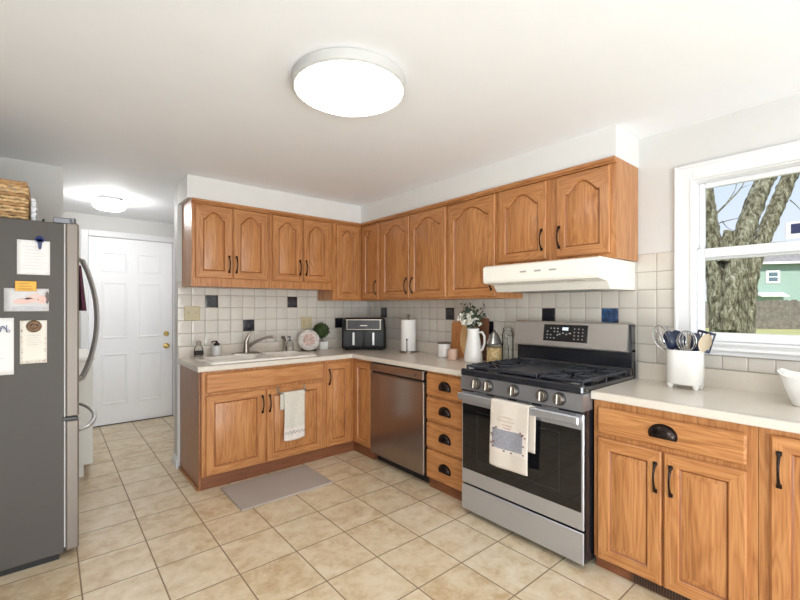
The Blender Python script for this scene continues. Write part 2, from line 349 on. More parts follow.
sash('lower_sash', .035, WZ0+.012, 1.672, .034, .05, .05)

# ================================================================== CABINET PARTS
def inset(pts, d):
    n = len(pts); out = []
    for i in range(n):
        a, p, q = Vector(pts[i-1]), Vector(pts[i]), Vector(pts[(i+1) % n])
        e1 = (p-a).normalized(); e2 = (q-p).normalized(); n1 = Vector((-e1.y, e1.x)); n2 = Vector((-e2.y, e2.x))
        m = n1+n2; m = m/max(m.length, 1e-6); k = d/max(m.dot(n1), .4); out.append((p.x+m.x*k, p.y+m.y*k))
    return out
def door_mesh(w, h, arch=True, t=.02, st=.056, rise=None):
    K = 29 if arch else 2
    top = .05; rise = rise if rise is not None else min(.075, w*.21)
    xs = [w-st-(w-2*st)*i/(K-1) for i in range(K)]
    def az(x):
        if not arch: return h-st
        q = min(1, abs((x-w/2)/(w/2-st))/.9)
        return h-top-rise+rise*(1-q*q)**1.35
    def ins(d):
        k = (w-2*st-2*d)/(w-2*st)
        return [(st+d, st+d), (w-st-d, st+d)]+[(w/2+(x-w/2)*k, az(x)-d) for x in xs]
    inner = ins(0); ox = [w-w*i/(K-1) for i in range(K)]
    def outer(i): return [(i, i), (w-i, i)]+[(min(max(x, i), w-i), h-i) for x in ox]
    L = [(outer(0), 0), (outer(0), -(t-.006)), (outer(.006), -t), (inner, -t), (ins(.004), -t+.008), (ins(.011), -t+.012), (ins(.040), -t+.001)]
    m = MB(); n = len(inner)
    vs = [(p[0], y, p[1]) for l, y in L for p in l]; fs = []; ms = []
    for r in range(len(L)-1):  # frame, step, stained groove, raised field
        for j in range(n):
            k = (j+1) % n; fs.append((r*n+j, r*n+k, (r+1)*n+k, (r+1)*n+j))
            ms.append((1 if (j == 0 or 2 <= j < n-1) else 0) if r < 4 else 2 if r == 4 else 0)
    fs.append(tuple((len(L)-1)*n+j for j in range(n))); ms.append(0)
    fs.append(tuple(range(n))[::-1]); ms.append(0)
    m.add(vs, fs, ms); return m
def bow_mesh(L=.125):
    m = MB(); pts = []; rs = []
    for i in range(13):
        t = i/12; pts.append((0, -.004-.024*math.sin(PI*t)**.8, (t-.5)*L)); rs.append(.0085-.0035*math.sin(PI*t)**.6)
    m.tube(pts, rs, 8, flat=(.9, .75))
    for s in (-1, 1): m.cbox(-.009, -.007, s*L/2-.009, .009, 0, s*L/2+.009, .002)
    return m
BOW = bow_mesh().build('handle', BRONZE); BOWD = BOW.data; bpy.data.objects.remove(BOW)
def cup_mesh(a=.056, bb=.046, dd=.027):
    m = MB()
    m.grid(lambda s, t: (a*math.cos(PI*s*1.2-.1*PI)*math.cos(t*PI/2), -.002-dd*math.sin(t*PI/2), bb*math.sin(PI*s*1.2-.1*PI)*math.cos(t*PI/2)), 20, 8)
    m.prism([((a+.004)*math.cos(t), (bb+.004)*math.sin(t)) for t in [(-.12+1.24*i/20)*PI for i in range(21)]], lambda x, z: (x, -.003, z), lambda x, z: (x, 0, z))
    return m
CUP = cup_mesh().build('cup_pull', BRONZE); CUPD = CUP.data; bpy.data.objects.remove(CUP)
def put(me, name, parent, loc):
    o = bpy.data.objects.new(name, me); C.objects.link(o); o.parent = parent; o.location = loc; return o
def add_door(root, x0, x1, z0, z1, yf, arch, hx=None, hz=None, name='door'):
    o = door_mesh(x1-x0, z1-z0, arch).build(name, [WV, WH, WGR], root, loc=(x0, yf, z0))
    if hx is not None: put(BOWD, 'handle', o, (hx-x0, -.02, hz-z0))
    return o
def add_drawer(root, x0, x1, z0, z1, yf, cup=True, name='drawer'):
    m = MB(); m.cbox(x0, yf-.02, z0, x1, yf, z1, .008); o = m.build(name, [WH], root)
    if cup: put(CUPD, 'cup_pull', o, ((x0+x1)/2, yf-.02, (z0+z1)/2-.008))
    return o
# root frames: the sink run looks toward -y, the range run looks toward -x (local x = -world y)
SINK_RZ, RNG_RZ = 0, -PI/2
FY = -.60   # face of base boxes; doors stand .02 proud
def carcass(root, x0, x1, z0, z1, depth, mats=(None,), toe=None, name='body', front=None, hollow=False):
    m = MB(); f = -depth
    if hollow:
        m.box(x0, f+.02, z0, x0+.018, -.009, z1); m.box(x1-.018, f+.02, z0, x1, -.009, z1); m.box(x0+.018, f+.02, z0, x1-.018, -.009, z0+.018); m.box(x0+.018, -.021, z0+.018, x1-.018, -.009, z1)
    else: m.box(x0, f+.02, z0, x1, -.009, z1, 0)
    fx = front or [(x0, x1, z0, z1)]
    m.box(x0, f, z0, x1, f+.02, z1, 0)
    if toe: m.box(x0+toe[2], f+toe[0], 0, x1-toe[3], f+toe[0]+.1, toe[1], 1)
    return m.build(name, [WV, WDK], root)

# ------------------------------------------------------------------ base cabinets
r = thing('base_cabinet', 'oak sink cabinet with false drawer front and two raised panel doors under the white sink', 'cabinet', (0, 0, 0), SINK_RZ, 'oak base cabinets')
carcass(r, -1.919, -.905, .10, .872, .60, toe=(.022, .10, .0, 0), hollow=True)
add_drawer(r, -1.892, -.925, .712, .852, FY, False, 'false_drawer_front')
add_door(r, -1.892, -1.452, .105, .692, FY, False, -1.473, .575)
add_door(r, -1.436, -.925, .105, .692, FY, False, -1.414, .575)
b = MB(); b.cbox(-1.932, -.578, 0, -1.920, -.002, .872, .001); b.build('end_panel', wood('oak_end', 2, S(120, 72, 42), S(150, 96, 60), S(170, 116, 78), .3), r)
b = MB(); b.cbox(-1.946, -.585, 0, -1.933, -.012, .016, .004); b.build('shoe_moulding', WH, r)
r = thing('base_cabinet', 'oak corner base cabinet whose two narrow doors meet at the inside corner', 'cabinet', (0, 0, 0), 0, 'oak base cabinets')
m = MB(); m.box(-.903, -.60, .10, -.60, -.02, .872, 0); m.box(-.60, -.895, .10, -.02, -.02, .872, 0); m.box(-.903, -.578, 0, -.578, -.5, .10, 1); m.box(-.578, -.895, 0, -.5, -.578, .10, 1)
m.build('body', [WV, WDK], r)
add_door(r, -.890, -.640, .105, .848, FY, False, -.868, .725)
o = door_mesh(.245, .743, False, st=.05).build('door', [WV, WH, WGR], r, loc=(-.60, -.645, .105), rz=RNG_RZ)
r = thing('base_cabinet', 'narrow oak cabinet of four drawers between dishwasher and range', 'cabinet', (0, 0, 0), RNG_RZ, 'oak base cabinets')
carcass(r, 1.595, 2.005, .10, .872, .60, toe=(.022, .10, 0, 0))
for z0, z1 in ((.695, .852), (.512, .678), (.308, .495), (.085, .290)): add_drawer(r, 1.600, 1.985, z0, z1, FY)
r = thing('base_cabinet', 'oak cabinet right of the range with one wide drawer over two doors', 'cabinet', (0, 0, 0), RNG_RZ, 'oak base cabinets')
carcass(r, 2.845, 3.500, .06, .872, .60, toe=(.022, .06, 0, 0))
add_drawer(r, 2.868, 3.466, .705, .835, FY)
add_door(r, 2.868, 3.160, .065, .682, FY, False, 3.137, .560)
add_door(r, 3.170, 3.466, .065, .682, FY, False, 3.200, .560)
r = thing('base_cabinet', 'oak cabinet with a full height door cut off by the photo right edge', 'cabinet', (0, 0, 0), RNG_RZ, 'oak base cabinets')
carcass(r, 3.502, 4.20, .06, .872, .60, toe=(.022, .06, 0, 0))
add_door(r, 3.538, 4.15, .065, .848, FY, False, 3.565, .722)
# toe-kick register
v = MB(); v.cbox(3.02, -.588, .004, 3.30, -.579, .062, .002, 0)
for i in range(22): v.box(3.035+i*.0118, -.5895, .012, 3.041+i*.0118, -.586, .050, 1)
tag(v.build('vent_register', [plain('vent_brown', S(92, 62, 44), .5), BLACK], rz=RNG_RZ), 'brown metal vent grille in the toe kick under the cabinet right of the range', 'vent')

# ------------------------------------------------------------------ wall cabinets
UZ = 2.196; UB = 1.41
def crown(root, x0, x1):
    m = MB(); m.cbox(x0, -.342, UZ-.022, x1, -.30, UZ, .004); m.cbox(x0, -.332, UZ-.034, x1, -.30, UZ-.022, .003); m.build('crown_strip', WDK if False else WH, root)
UF = -.312
UG = 'oak wall cabinets'
r = thing('wall_cabinet', 'short oak wall cabinet at left end above the light switches', 'cabinet', (0, 0, 0), SINK_RZ, UG)
carcass(r, -1.918, -1.290, 1.512, UZ, .312); crown(r, -1.922, -1.290)
add_door(r, -1.893, -1.612, 1.578, 2.158, UF, True, -1.637, 1.695); add_door(r, -1.602, -1.308, 1.578, 2.158, UF, True, -1.578, 1.695)
r = thing('wall_cabinet', 'short oak wall cabinet over the sink beside the corner cabinet', 'cabinet', (0, 0, 0), SINK_RZ, UG)
carcass(r, -1.288, -.652, 1.512, UZ, .312); crown(r, -1.290, -.652)
add_door(r, -1.266, -.982, 1.578, 2.158, UF, True, -1.006, 1.705); add_door(r, -.968, -.685, 1.578, 2.158, UF, True, -.943, 1.705)
r = thing('wall_cabinet', 'oak corner wall cabinet above the air fryer with two narrow doors meeting at the corner', 'cabinet', (0, 0, 0), 0, UG)
m = MB(); m.box(-.650, -.312, UB, -.012, -.012, UZ); m.box(-.312, -.650, UB, -.012, -.312, UZ); m.build('body', [WV, WDK], r)
m = MB(); m.cbox(-.652, -.342, UZ-.022, -.30, -.30, UZ, .004); m.cbox(-.342, -.652, UZ-.022, -.30, -.342, UZ, .004); m.build('crown_strip', WH, r)
add_door(r, -.612, -.352, 1.425, 2.158, UF, True)
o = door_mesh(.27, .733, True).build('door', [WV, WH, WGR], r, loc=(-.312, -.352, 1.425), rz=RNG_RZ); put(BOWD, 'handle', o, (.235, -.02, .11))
r = thing('wall_cabinet', 'tall oak two-door wall cabinet above the paper towel holder', 'cabinet', (0, 0, 0), RNG_RZ, UG)
carcass(r, .652, 1.532, UB, UZ, .312); crown(r, .652, 1.532)
add_door(r, .668, 1.074, 1.425, 2.158, UF, True, 1.040, 1.535); add_door(r, 1.084, 1.520, 1.425, 2.158, UF, True, 1.122, 1.535)
r = thing('wall_cabinet', 'tall oak single-door wall cabinet above the flower pitcher, left of the hood', 'cabinet', (0, 0, 0), RNG_RZ, UG)
carcass(r, 1.534, 2.020, UB, UZ, .312); crown(r, 1.534, 2.020)
add_door(r, 1.550, 2.005, 1.425, 2.158, UF, True, 1.978, 1.535)
r = thing('wall_cabinet', 'oak two-door wall cabinet directly above the white range hood', 'cabinet', (0, 0, 0), RNG_RZ, UG)
carcass(r, 2.022, 2.836, 1.625, UZ, .312); crown(r, 2.022, 2.840)
add_door(r, 2.036, 2.408, 1.655, 2.158, UF, True, 2.380, 1.78); add_door(r, 2.476, 2.806, 1.655, 2.158, UF, True, 2.500, 1.78)
# ================================================================== COUNTERTOPS
CT = .914
def edge_prof():      # nosing section: (outward, z)
    return [(-.02, .874), (0, .874), (.004, .878), (.005, .900), (.001, .911), (-.006, CT), (-.02, CT)]
def nosing(m, p0, p1, out, trim0=0, trim1=0):
    R = []
    for p, t in ((p0, trim0), (p1, trim1)):
        d = (Vector(p1)-Vector(p0)).normalized()
        R.append([(p[0]+out[0]*o+d.x*t*o, p[1]+out[1]*o+d.y*t*o, z) for o, z in edge_prof()])
    m.rings(R, True, True, True)
SX0, SX1, SY0, SY1 = -1.855, -.950, -.588, -.085       # sink outline
m = MB(); Z0 = .874
HX0, HX1, HY0, HY1 = SX0+.03, SX1-.03, SY0+.03, SY1-.03
m.box(-1.948, -.612, Z0, HX0, -.009, CT); m.box(HX1, -.612, Z0, -.612, -.009, CT); m.box(HX0, -.612, Z0, HX1, HY0, CT); m.box(HX0, HY1, Z0, HX1, -.009, CT)
m.box(-.612, -2.013, Z0, -.009, -.009, CT)
nosing(m, (-1.953, -.628), (-.628, -.628), (0, -1), 0, 1); nosing(m, (-.628, -.628), (-.628, -2.013), (-1, 0), -1, 0)
m.box(-1.948, -.026, CT, -.026, -.009, 1.011); m.box(-.026, -2.013, CT, -.009, -.009, 1.011)
tag(m.build('worktop', CREAM), 'cream L-shaped countertop with backsplash lip running round the corner to the range', 'countertop')
m = MB(); m.box(-.612, -4.22, Z0, -.009, -2.842, CT); nosing(m, (-.628, -2.842), (-.628, -4.22), (-1, 0))
m.box(-.026, -4.22, CT, -.009, -2.842, 1.011)
tag(m.build('worktop', CREAM), 'cream countertop under the window to the right of the range', 'countertop')

# sink with two bowls
def rrect(x0, x1, y0, y1, r, z, n=5):
    out = []
    for cx, cy, a0 in ((x1-r, y0+r, -PI/2), (x1-r, y1-r, 0), (x0+r, y1-r, PI/2), (x0+r, y0+r, PI)):
        for i in range(n+1):
            a = a0+PI/2*i/n; out.append((cx+r*math.cos(a), cy+r*math.sin(a), z))
    return out
RZ = CT+.018
m = MB(); xm = (SX0+SX1)/2+.06
m.rings([rrect(SX0, SX1, SY0, SY1, .05, CT+.001), rrect(SX0+.002, SX1-.002, SY0+.002, SY1-.002, .05, CT+.012), rrect(SX0+.014, SX1-.014, SY0+.014, SY1-.014, .045, RZ)])
yb0, yb1 = SY0+.045, SY1-.11
def deck(x0, x1, y0, y1): m.add([(x0, y0, RZ), (x1, y0, RZ), (x1, y1, RZ), (x0, y1, RZ)], [(0, 1, 2, 3)])
# deck as strips round the bowls, bowls as rings
bowls = ((SX0+.055, xm-.018), (xm+.018, SX1-.055))
outer = rrect(SX0+.014, SX1-.014, SY0+.014, SY1-.014, .045, RZ)
bmx = bmesh.new()
def loop(pts): 
    vs = [bmx.verts.new(p) for p in pts]; return [bmx.edges.new((vs[i], vs[(i+1) % len(vs)])) for i in range(len(vs))]
E = loop(outer)
for x0, x1 in bowls: E += loop(rrect(x0, x1, yb0, yb1, .05, RZ))
bmesh.ops.triangle_fill(bmx, use_beauty=True, use_dissolve=False, edges=E)
bmx.verts.index_update(); m.add([tuple(v.co) for v in bmx.verts], [[v.index for v in f.verts] for f in bmx.faces]); bmx.free()
for x0, x1 in bowls:
    m.rings([rrect(x0, x1, yb0, yb1, .05, RZ), rrect(x0+.008, x1-.008, yb0+.008, yb1-.008, .05, RZ-.012), rrect(x0+.015, x1-.015, yb0+.015, yb1-.015, .06, RZ-.12), rrect(x0+.05, x1-.05, yb0+.05, yb1-.05, .06, RZ-.15)], True, False, True)
sk = tag(m.build('sink', SINKW, ang=50), 'white double bowl drop-in sink set in the cream countertop', 'sink')
for i, (x0, x1) in enumerate(bowls):
    d = MB(); d.lathe([(.04, 0), (.042, .003), (.03, .004), (.02, .001)], (x0+x1)/2, (yb0+yb1)/2, 20); d.build('drain', CHROME, sk, loc=(0, 0, RZ-.150))

# faucet
fx, fy = -1.425, -.125
r = thing('faucet', 'brushed nickel single lever faucet behind the sink', 'faucet', (fx, fy, RZ))
m = MB(); m.lathe([(.03, 0), (.03, .006), (.024, .012)], n=24, sx=4.2, sy=1); m.build('base_plate', CHROME, r)
m = MB(); m.lathe([(.028, .010), (.026, .03), (.021, .07), (.02, .10), (.018, .115), (.008, .122)], n=20); m.build('body', CHROME, r)
m = MB(); pts = []; rs = []
for i in range(15):
    t = i/14; pts.append(((.012+.200*t), -.12*t, .050+.094*math.sin(PI*.56*t)**.9)); rs.append(.015-.004*t)
pts.append((pts[-1][0]+.012, pts[-1][1]-.006, pts[-1][2]-.020)); rs.append(.012); pts.append((pts[-1][0]+.002, pts[-1][1], pts[-1][2]-.014)); rs.append(.011)
m.tube(pts, rs, 12); m.build('spout', CHROME, r)
m = MB(); m.tube([(-.002, 0, .09), (.006, -.002, .125), (.022, -.006, .16), (.048, -.010, .190)], [.019, .016, .012, .009], 10); m.build('lever', CHROME, r)
r = thing('sink_sprayer', 'brushed nickel side sprayer right of the faucet', 'sprayer', (-1.068, -.125, RZ))
m = MB(); m.lathe([(.022, 0), (.022, .006), (.014, .014), (.012, .03)], n=16); m.build('holder', CHROME, r)
m = MB(); m.tube([(0, 0, .028), (0, 0, .085), (-.002, -.004, .11), (-.012, -.014, .128), (-.028, -.026, .128)], [.012, .015, .016, .016, .013], 12); m.build('spray_head', CHROME, r)

# ================================================================== DISHWASHER
r = thing('dishwasher', 'stainless steel dishwasher between corner cabinet and drawers', 'dishwasher', (0, 0, 0), RNG_RZ)
m = MB(); m.box(.902, -.60, .10, 1.588, -.05, .868); m.build('tub', BLACK, r)
DWS = steel('dishwasher_steel', S(154, 143, 137), .22, 2, .95)
m = MB(); m.cbox(.908, -.630, .085, 1.584, -.602, .778, .006); m.cbox(.908, -.626, .778, 1.584, -.602, .786, .003); m.build('door', DWS, r)
m = MB(); m.cbox(.908, -.634, .796, 1.584, -.602, .864, .005); p = m.build('control_panel', DWS, r)
m = MB(); m.tube([(0, 0, 0), (0, -.002, 0)], .006, 10); m.build('power_button', BLACK, p, loc=(1.50, -.634, .83))
m = MB(); m.box(.912, -.600, .786, 1.580, -.590, .796); m.build('grip_recess', BLACK, r)
m = MB(); m.box(.905, -.545, .0, 1.588, -.50, .10); m.cbox(1.49, -.552, .02, 1.585, -.545, .082, .002)
for i in range(3): m.box(1.50+i*.028, -.5545, .03, 1.515+i*.028, -.552, .072)
m.build('toe_kick', BLACK, r)

# ================================================================== RANGE
RL, RR = 2.019, 2.836; RF = -.695
rg = thing('gas_range', 'stainless freestanding gas range with black grates and oven window', 'range', (0, 0, 0), RNG_RZ)
m = MB(); m.box(RL+.004, RF+.03, .03, RR-.004, -.03, .895, 0)
for sx in (RL+.05, RR-.05):
    for sy in (RF+.08, -.1): m.lathe([(.02, 0), (.02, .03)], sx, sy, 12)
m.build('body', ENAM, rg)
m = MB(); m.box(RL+.003, RF+.008, .036, RR-.003, RF+.03, .194, 1); m.cbox(RL, RF-.002, .034, RR, RF+.008, .196, .004); m.cbox(RL+.28, RF-.006, .186, RR-.28, RF, .192, .002); m.build('storage_drawer', [STEEL, BLACK], rg)
dr = None
m = MB(); m.box(RL+.003, RF+.010, .208, RR-.003, RF+.03, .798, 2); m.cbox(RL, RF, .206, RR, RF+.010, .800, .004, 0); m.box(RL+.012, RF-.0025, .300, RR-.012, RF, .720, 1)
dr = m.build('oven_door', [STEEL, DGLASS, BLACK], rg)
m = MB(); m.box(RL+.13, RF-.0032, .37, RL+.133, RF-.0024, .68); m.box(RR-.133, RF-.0032, .37, RR-.13, RF-.0024, .68); m.box(RL+.13, RF-.0032, .68, RR-.13, RF-.0024, .683); m.box(RL+.13, RF-.0032, .37, RR-.13, RF-.0024, .373)
m.build('window_outline', plain('window_line', S(48, 48, 52), .2), dr)
m = MB(); m.cbox(RL+.005, RF-.052, .752, RR-.005, RF-.036, .796, .006)
for x in (RL+.03, RR-.03): m.cbox(x-.02, RF-.040, .758, x+.02, RF, .790, .004)
m.build('handle', STEEL, dr)
m = MB(); m.lathe([(.0, 0), (.014, 0), (.014, .001)], n=20); o = m.build('round_emblem', plain('emblem', S(196, 194, 194), .3, .6), dr, loc=(2.43, RF-.0005, .252)); o.rotation_euler = (PI/2, 0, 0)
m = MB(); m.box(RL, RF+.002, .800, RR, RF+.03, .812); m.build('vent_gap', BLACK, rg)
for i in range(4):
    v = MB(); v.cbox(RL+.10+i*.16, RF-.001, .8015, RL+.20+i*.16, RF+.004, .8065, .001); v.build('vent_slot', STEEL, rg)
# knob panel slightly slanted
m = MB(); m.rings([[(x, RF-.012, .814), (x, RF-.004, .902), (x, -.60, .902), (x, -.60, .814)] for x in (RL, RR)], True, True, True); kp = m.build('knob_panel', steel('panel_steel', S(160, 160, 164), .32, 0, .7), rg)
for x in (2.152, 2.246, 2.430, 2.612, 2.712):
    k = MB(); k.lathe([(.034, 0), (.034, .006), (.029, .010), (.028, .030), (.025, .034)], n=28, mat=[0, 0, 1, 1]); k.cbox(-.006, -.027, .030, .006, .027, .044, .003, 1)
    o = k.build('knob', [BLACK, CHROME], kp, loc=(x, RF-.0085, .862)); o.rotation_euler = (PI/2-.09, 0, 0)
# cooktop
m = MB(); m.cbox(RL, RF-.010, .902, RR, -.04, .918, .006); m.cbox(RL, RF-.014, .903, RR, RF+.03, .946, .008); m.cbox(RL, RF, .91, RL+.018, -.06, .935, .004); m.cbox(RR-.018, RF, .91, RR, -.06, .935, .004); ck = m.build('cooktop', ENAM, rg)
for bx, by in ((2.175, -.52), (2.175, -.25), (2.68, -.52), (2.68, -.25), (2.428, -.38)):
    bm_ = MB(); bm_.lathe([(.055, .918), (.052, .928), (.04, .930)], bx, by, 20, 1); bm_.lathe([(.042, .930), (.042, .938), (.036, .941)], bx, by, 20, 0); bm_.build('burner', [IRON, CHROME], ck)
def grate(x0, x1, y0, y1, center=True):
    g = MB(); z0, z1 = .952, .968; t = .012
    g.cbox(x0, y0, z0, x1, y0+t, z1, .003); g.cbox(x0, y1-t, z0, x1, y1, z1, .003); g.cbox(x0, y0, z0, x0+t, y1, z1, .003); g.cbox(x1-t, y0, z0, x1, y1, z1, .003)
    g.cbox(x0, (y0+y1)/2-t/2, z0, x1, (y0+y1)/2+t/2, z1, .003)
    xm = (x0+x1)/2
    for yc in ((y0*3+y1)/4, (y0+3*y1)/4):
        for dx in (-1, 1):
            g.cbox(xm+dx*.03, yc-.005, z0, (x1 if dx > 0 else x0), yc+.005, z1+.002, .003)
            for dy in (-1, 1): g.tube([(xm+dx*.02, yc+dy*.025, z1-.006), (xm+dx*.085, yc+dy*.085, z1-.006), (xm+dx*.115, yc+dy*.12, z1-.008)], .0055, 6)
        for dy in (-1, 1): g.cbox(xm-.005, yc+dy*.028, z0, xm+.005, yc+dy*.13, z1+.002, .003)
    for x in (x0+.006, x1-.006):
        for y in (y0+.006, y1-.006, (y0+y1)/2): g.cbox(x-.007, y-.007, .918, x+.007, y+.007, z0, .002)
    for i in range(1, 9): # prongs along the edge
        y = y0+(y1-y0)*i/9; g.cbox(x0, y-.004, z0, x0+.03, y+.004, z1+.004, .002); g.cbox(x1-.03, y-.004, z0, x1, y+.004, z1+.004, .002)
    return g
GY0, GY1 = -.672, -.118
grate(2.038, 2.292, GY0, GY1).build('grate', IRON, rg)
grate(2.564, 2.818, GY0, GY1).build('grate', IRON, rg)
g = MB(); g.cbox(2.300, GY0+.02, .955, 2.556, GY1, .967, .004); g.cbox(2.300, GY0, .950, 2.556, GY0+.022, .969, .003); g.cbox(2.300, GY0, .955, 2.312, GY1, .972, .003); g.cbox(2.544, GY0, .955, 2.556, GY1, .972, .003)
for x in (2.306, 2.55):
    for y in (GY0+.01, GY1-.01): g.cbox(x-.006, y-.006, .918, x+.006, y+.006, .955, .002)
g.build('griddle', IRON, rg)
m = MB(); m.rings([[(x, -.085, .90), (x, -.085, 1.085), (x, -.03, 1.085), (x, -.03, .90)] for x in (RL+.012, RR-.006)], True, True, True); m.rings([[(x, -.12, .918), (x, -.085, .975), (x, -.07, .975), (x, -.07, .918)] for x in (RL+.012, RR-.006)], True, True, True)
m.cbox(RR-.024, -.09, 1.07, RR-.006, -.030, 1.240, .003); m.build('backguard', ENAM, rg)
m = MB(); m.rings([[(x, -.118, 1.072), (x, -.122, 1.080), (x, -.096, 1.238), (x, -.085, 1.246), (x, -.035, 1.246), (x, -.035, 1.072)] for x in (RL+.004, RR-.022)], True, True, True); bp_ = m.build('control_panel', steel('backguard_steel', S(210, 205, 200), .3, 0), rg)
yf = lambda z: -.122+(z-1.08)/.158*.026
m = MB()
def panelq(x0, x1, z0, z1, off): return [(x0, yf(z0)-off, z0), (x1, yf(z0)-off, z0), (x1, yf(z1)-off, z1), (x0, yf(z1)-off, z1)]
m.rings([panelq(2.258, 2.574, 1.112, 1.226, 0), panelq(2.261, 2.571, 1.115, 1.223, .003)], True, False, True); dp = m.build('display', plain('display_black', S(34, 33, 34), .2, coat=.3), bp_)
m = MB()
for i in range(4):
    for j in range(4):
        if (i+j) % 5 != 3: m.add(panelq(2.285+.025*i, 2.296+.025*i, 1.130+.022*j, 1.137+.022*j, .0036), [(0, 1, 2, 3)])
for i in range(3):
    for j in range(4): m.add(panelq(2.480+.028*i, 2.488+.028*i, 1.130+.022*j, 1.137+.022*j, .0036), [(0, 1, 2, 3)])
for i in range(4): m.add(panelq(2.375+.024*i, 2.387+.024*i, 1.158+.008*(i % 2), 1.165+.008*(i % 2), .0036), [(0, 1, 2, 3)])
m.build('key_legends', plain('legend', S(170, 170, 172), .5), dp)
m = MB(); m.add(panelq(2.398, 2.440, 1.188, 1.208, .0036), [(0, 1, 2, 3)]); m.build('clock_digits', plain('clock', S(200, 215, 225), .5, emit=S(190, 210, 225), estr=.6), dp)

# ------------------------------------------------------------------ range hood
r = thing('range_hood', 'cream white under-cabinet range hood above the gas range', 'hood', (0, 0, 0), RNG_RZ)
HW = plain('hood_white', S(240, 236, 226), .3, var=.01)
m = MB(); prof = [(-.010, 1.622), (-.480, 1.622), (-.497, 1.612), (-.500, 1.600), (-.500, 1.520), (-.492, 1.506), (-.385, 1.492), (-.350, 1.450), (-.010, 1.450)]
m.rings([[(x, y, z) for y, z in prof] for x in (2.040, 2.046, 2.812, 2.818)], True, True, True); m.build('shell', HW, r, ang=25)
HGR = plain('hood_grey', S(170, 166, 160), .5)
for x in (2.33, 2.43, 2.53): m = MB(); m.cbox(x, -.5025, 1.562, x+.045, -.499, 1.572, .001); m.build('switch', HGR, r)
m = MB(); HL = plain('hood_lens', S(190, 186, 178), .25)
for x in (2.12, 2.60): m = MB(); m.cbox(x, -.47, 1.497, x+.12, -.41, 1.504, .002); m.build('lamp_lens', HL, r)
m = MB(); m.box(2.16, -.34, 1.446, 2.72, -.06, 1.450); m.build('grease_filter', plain('filter', S(150, 148, 144), .5, .6), r)

# ================================================================== REFRIGERATOR
FX0, FX1 = -3.50, -2.708; FYN, FYF = -1.0, -.10
r = thing('refrigerator', 'grey sided refrigerator with stainless doors at left edge of the photo', 'refrigerator', (0, 0, 0))
m = MB(); m.cbox(FX0, FYN, .034, FX1, FYF, 1.792, .004); m.box(FX0+.02, FYN+.02, .0, FX1-.02, FYF-.02, .034, 1); m.build('body', [FRG, BLACK], r)
FS = steel('fridge_door_steel', S(136, 127, 119), .5, 2, .45)
m = MB(); m.cbox(FX1+.006, FYN, .755, -2.644, -.553, 1.80, .008); d1 = m.build('door', FS, r)
m = MB(); m.cbox(FX1+.006, -.547, .755, -2.644, FYF, 1.80, .008); d2 = m.build('door', FS, r)
m = MB(); m.cbox(FX1+.006, FYN, .040, -2.644, FYF, .738, .008); d3 = m.build('freezer_drawer', FS, r)
m = MB(); m.box(FX1, FYN+.006, .06, FX1+.006, FYF-.006, 1.79); m.build('gasket', plain('gasket', S(190, 188, 186), .6), r)
m = MB(); m.cbox(FX1-.045, FYN+.004, 1.792, FX1+.03, FYN+.08, 1.822, .004); m.tube([(FX1+.036, FYN+.03, 1.800), (FX1+.036, FYN+.03, 1.826)], .016, 14); m.build('hinge_cover', plain('hinge_grey', S(120, 122, 128), .35, .5), r)
m = MB(); m.cbox(FX1-.01, FYN-.002, .738, -2.65, FYN+.05, .755, .003); m.build('lower_hinge', BLACK, r)
def bowh(pts): 
    h = MB(); h.tube(pts, .012, 10, flat=(1.1, .8)); return h
for yy, dd in ((-.615, d1), (-.485, d2)):
    P_ = [(-2.644, yy, 1.655)]+[(-2.630+.096*math.sin(PI*(i+.6)/13.2)**.75, yy, 1.655-(1.655-.885)*(i+.3)/12.6) for i in range(13)]+[(-2.644, yy, .885)]
    bowh(P_).build('handle', STEELV, dd)
P_ = [(-2.644, -.94, .665)]+[(-2.630+.080*math.sin(PI*(i+.6)/13.2)**.6, -.94+.78*(i+.3)/12.6, .67) for i in range(13)]+[(-2.644, -.16, .665)]
bowh(P_).build('handle', STEELV, d3)
# on the fridge side
YS = FYN-.001
def sheet(name, x0, x1, z0, z1, mats, label, cat, group=None, y=YS, curl=.004, border=None):
    m = MB(); m.grid(lambda u, v: (x0+(x1-x0)*u, y-curl*(u*u*.5+abs(2*v-1)**3)*.8, z0+(z1-z0)*v), 6, 8)
    o = m.build(name, mats, solid=.0008); return tag(o, label, cat, group)
G = 'papers on the fridge side'
p = sheet('note_paper', -2.893, -2.765, 1.512, 1.688, PAPER, 'square white note held by a blue clip on the fridge side', 'paper', G)
def squiggle(name, parent, x0, x1, z, n, col, amp=.0016, y=YS-.006, r=.0005, seed=1, lh=.014):
    random.seed(seed); m = MB()
    for k in range(n):
        a = x0+random.random()*.2*(x1-x0); e = x1-random.random()*.35*(x1-x0); N_ = max(8, int((e-a)/.0016))
        m.tube([(a+(e-a)*i/N_, y, z-k*lh+amp*math.sin(i*1.7+k)*random.uniform(.4, 1)) for i in range(N_+1)], r, 4)
    return m.build(name, col, parent)
INK = plain('faded_ink', S(196, 186, 186), .8); INK2 = plain('grey_ink', S(176, 174, 172), .8)
squiggle('handwriting', p, -2.88, -2.775, 1.655, 8, INK, seed=3, lh=.016)
m = MB(); m.lathe([(.017, 0), (.018, .006), (.012, .010)], n=20, sy=1.0); o = m.build('clip_magnet', plain('blue_plastic', S(28, 48, 112), .35)); o.location = (-2.805, YS-.006, 1.694); o.rotation_euler = (PI/2, 0, 0)
tag(o, 'round blue clip magnet holding the square note on the fridge', 'magnet')
m = MB(); m.prism([(-.011, .004), (.011, .004), (.006, -.046), (0, -.052), (-.006, -.046)], lambda x, y: (x, y, .004), lambda x, y: (x, y, .010)); m.build('clip_jaw', plain('blue_jaw', S(20, 34, 88), .35), o)
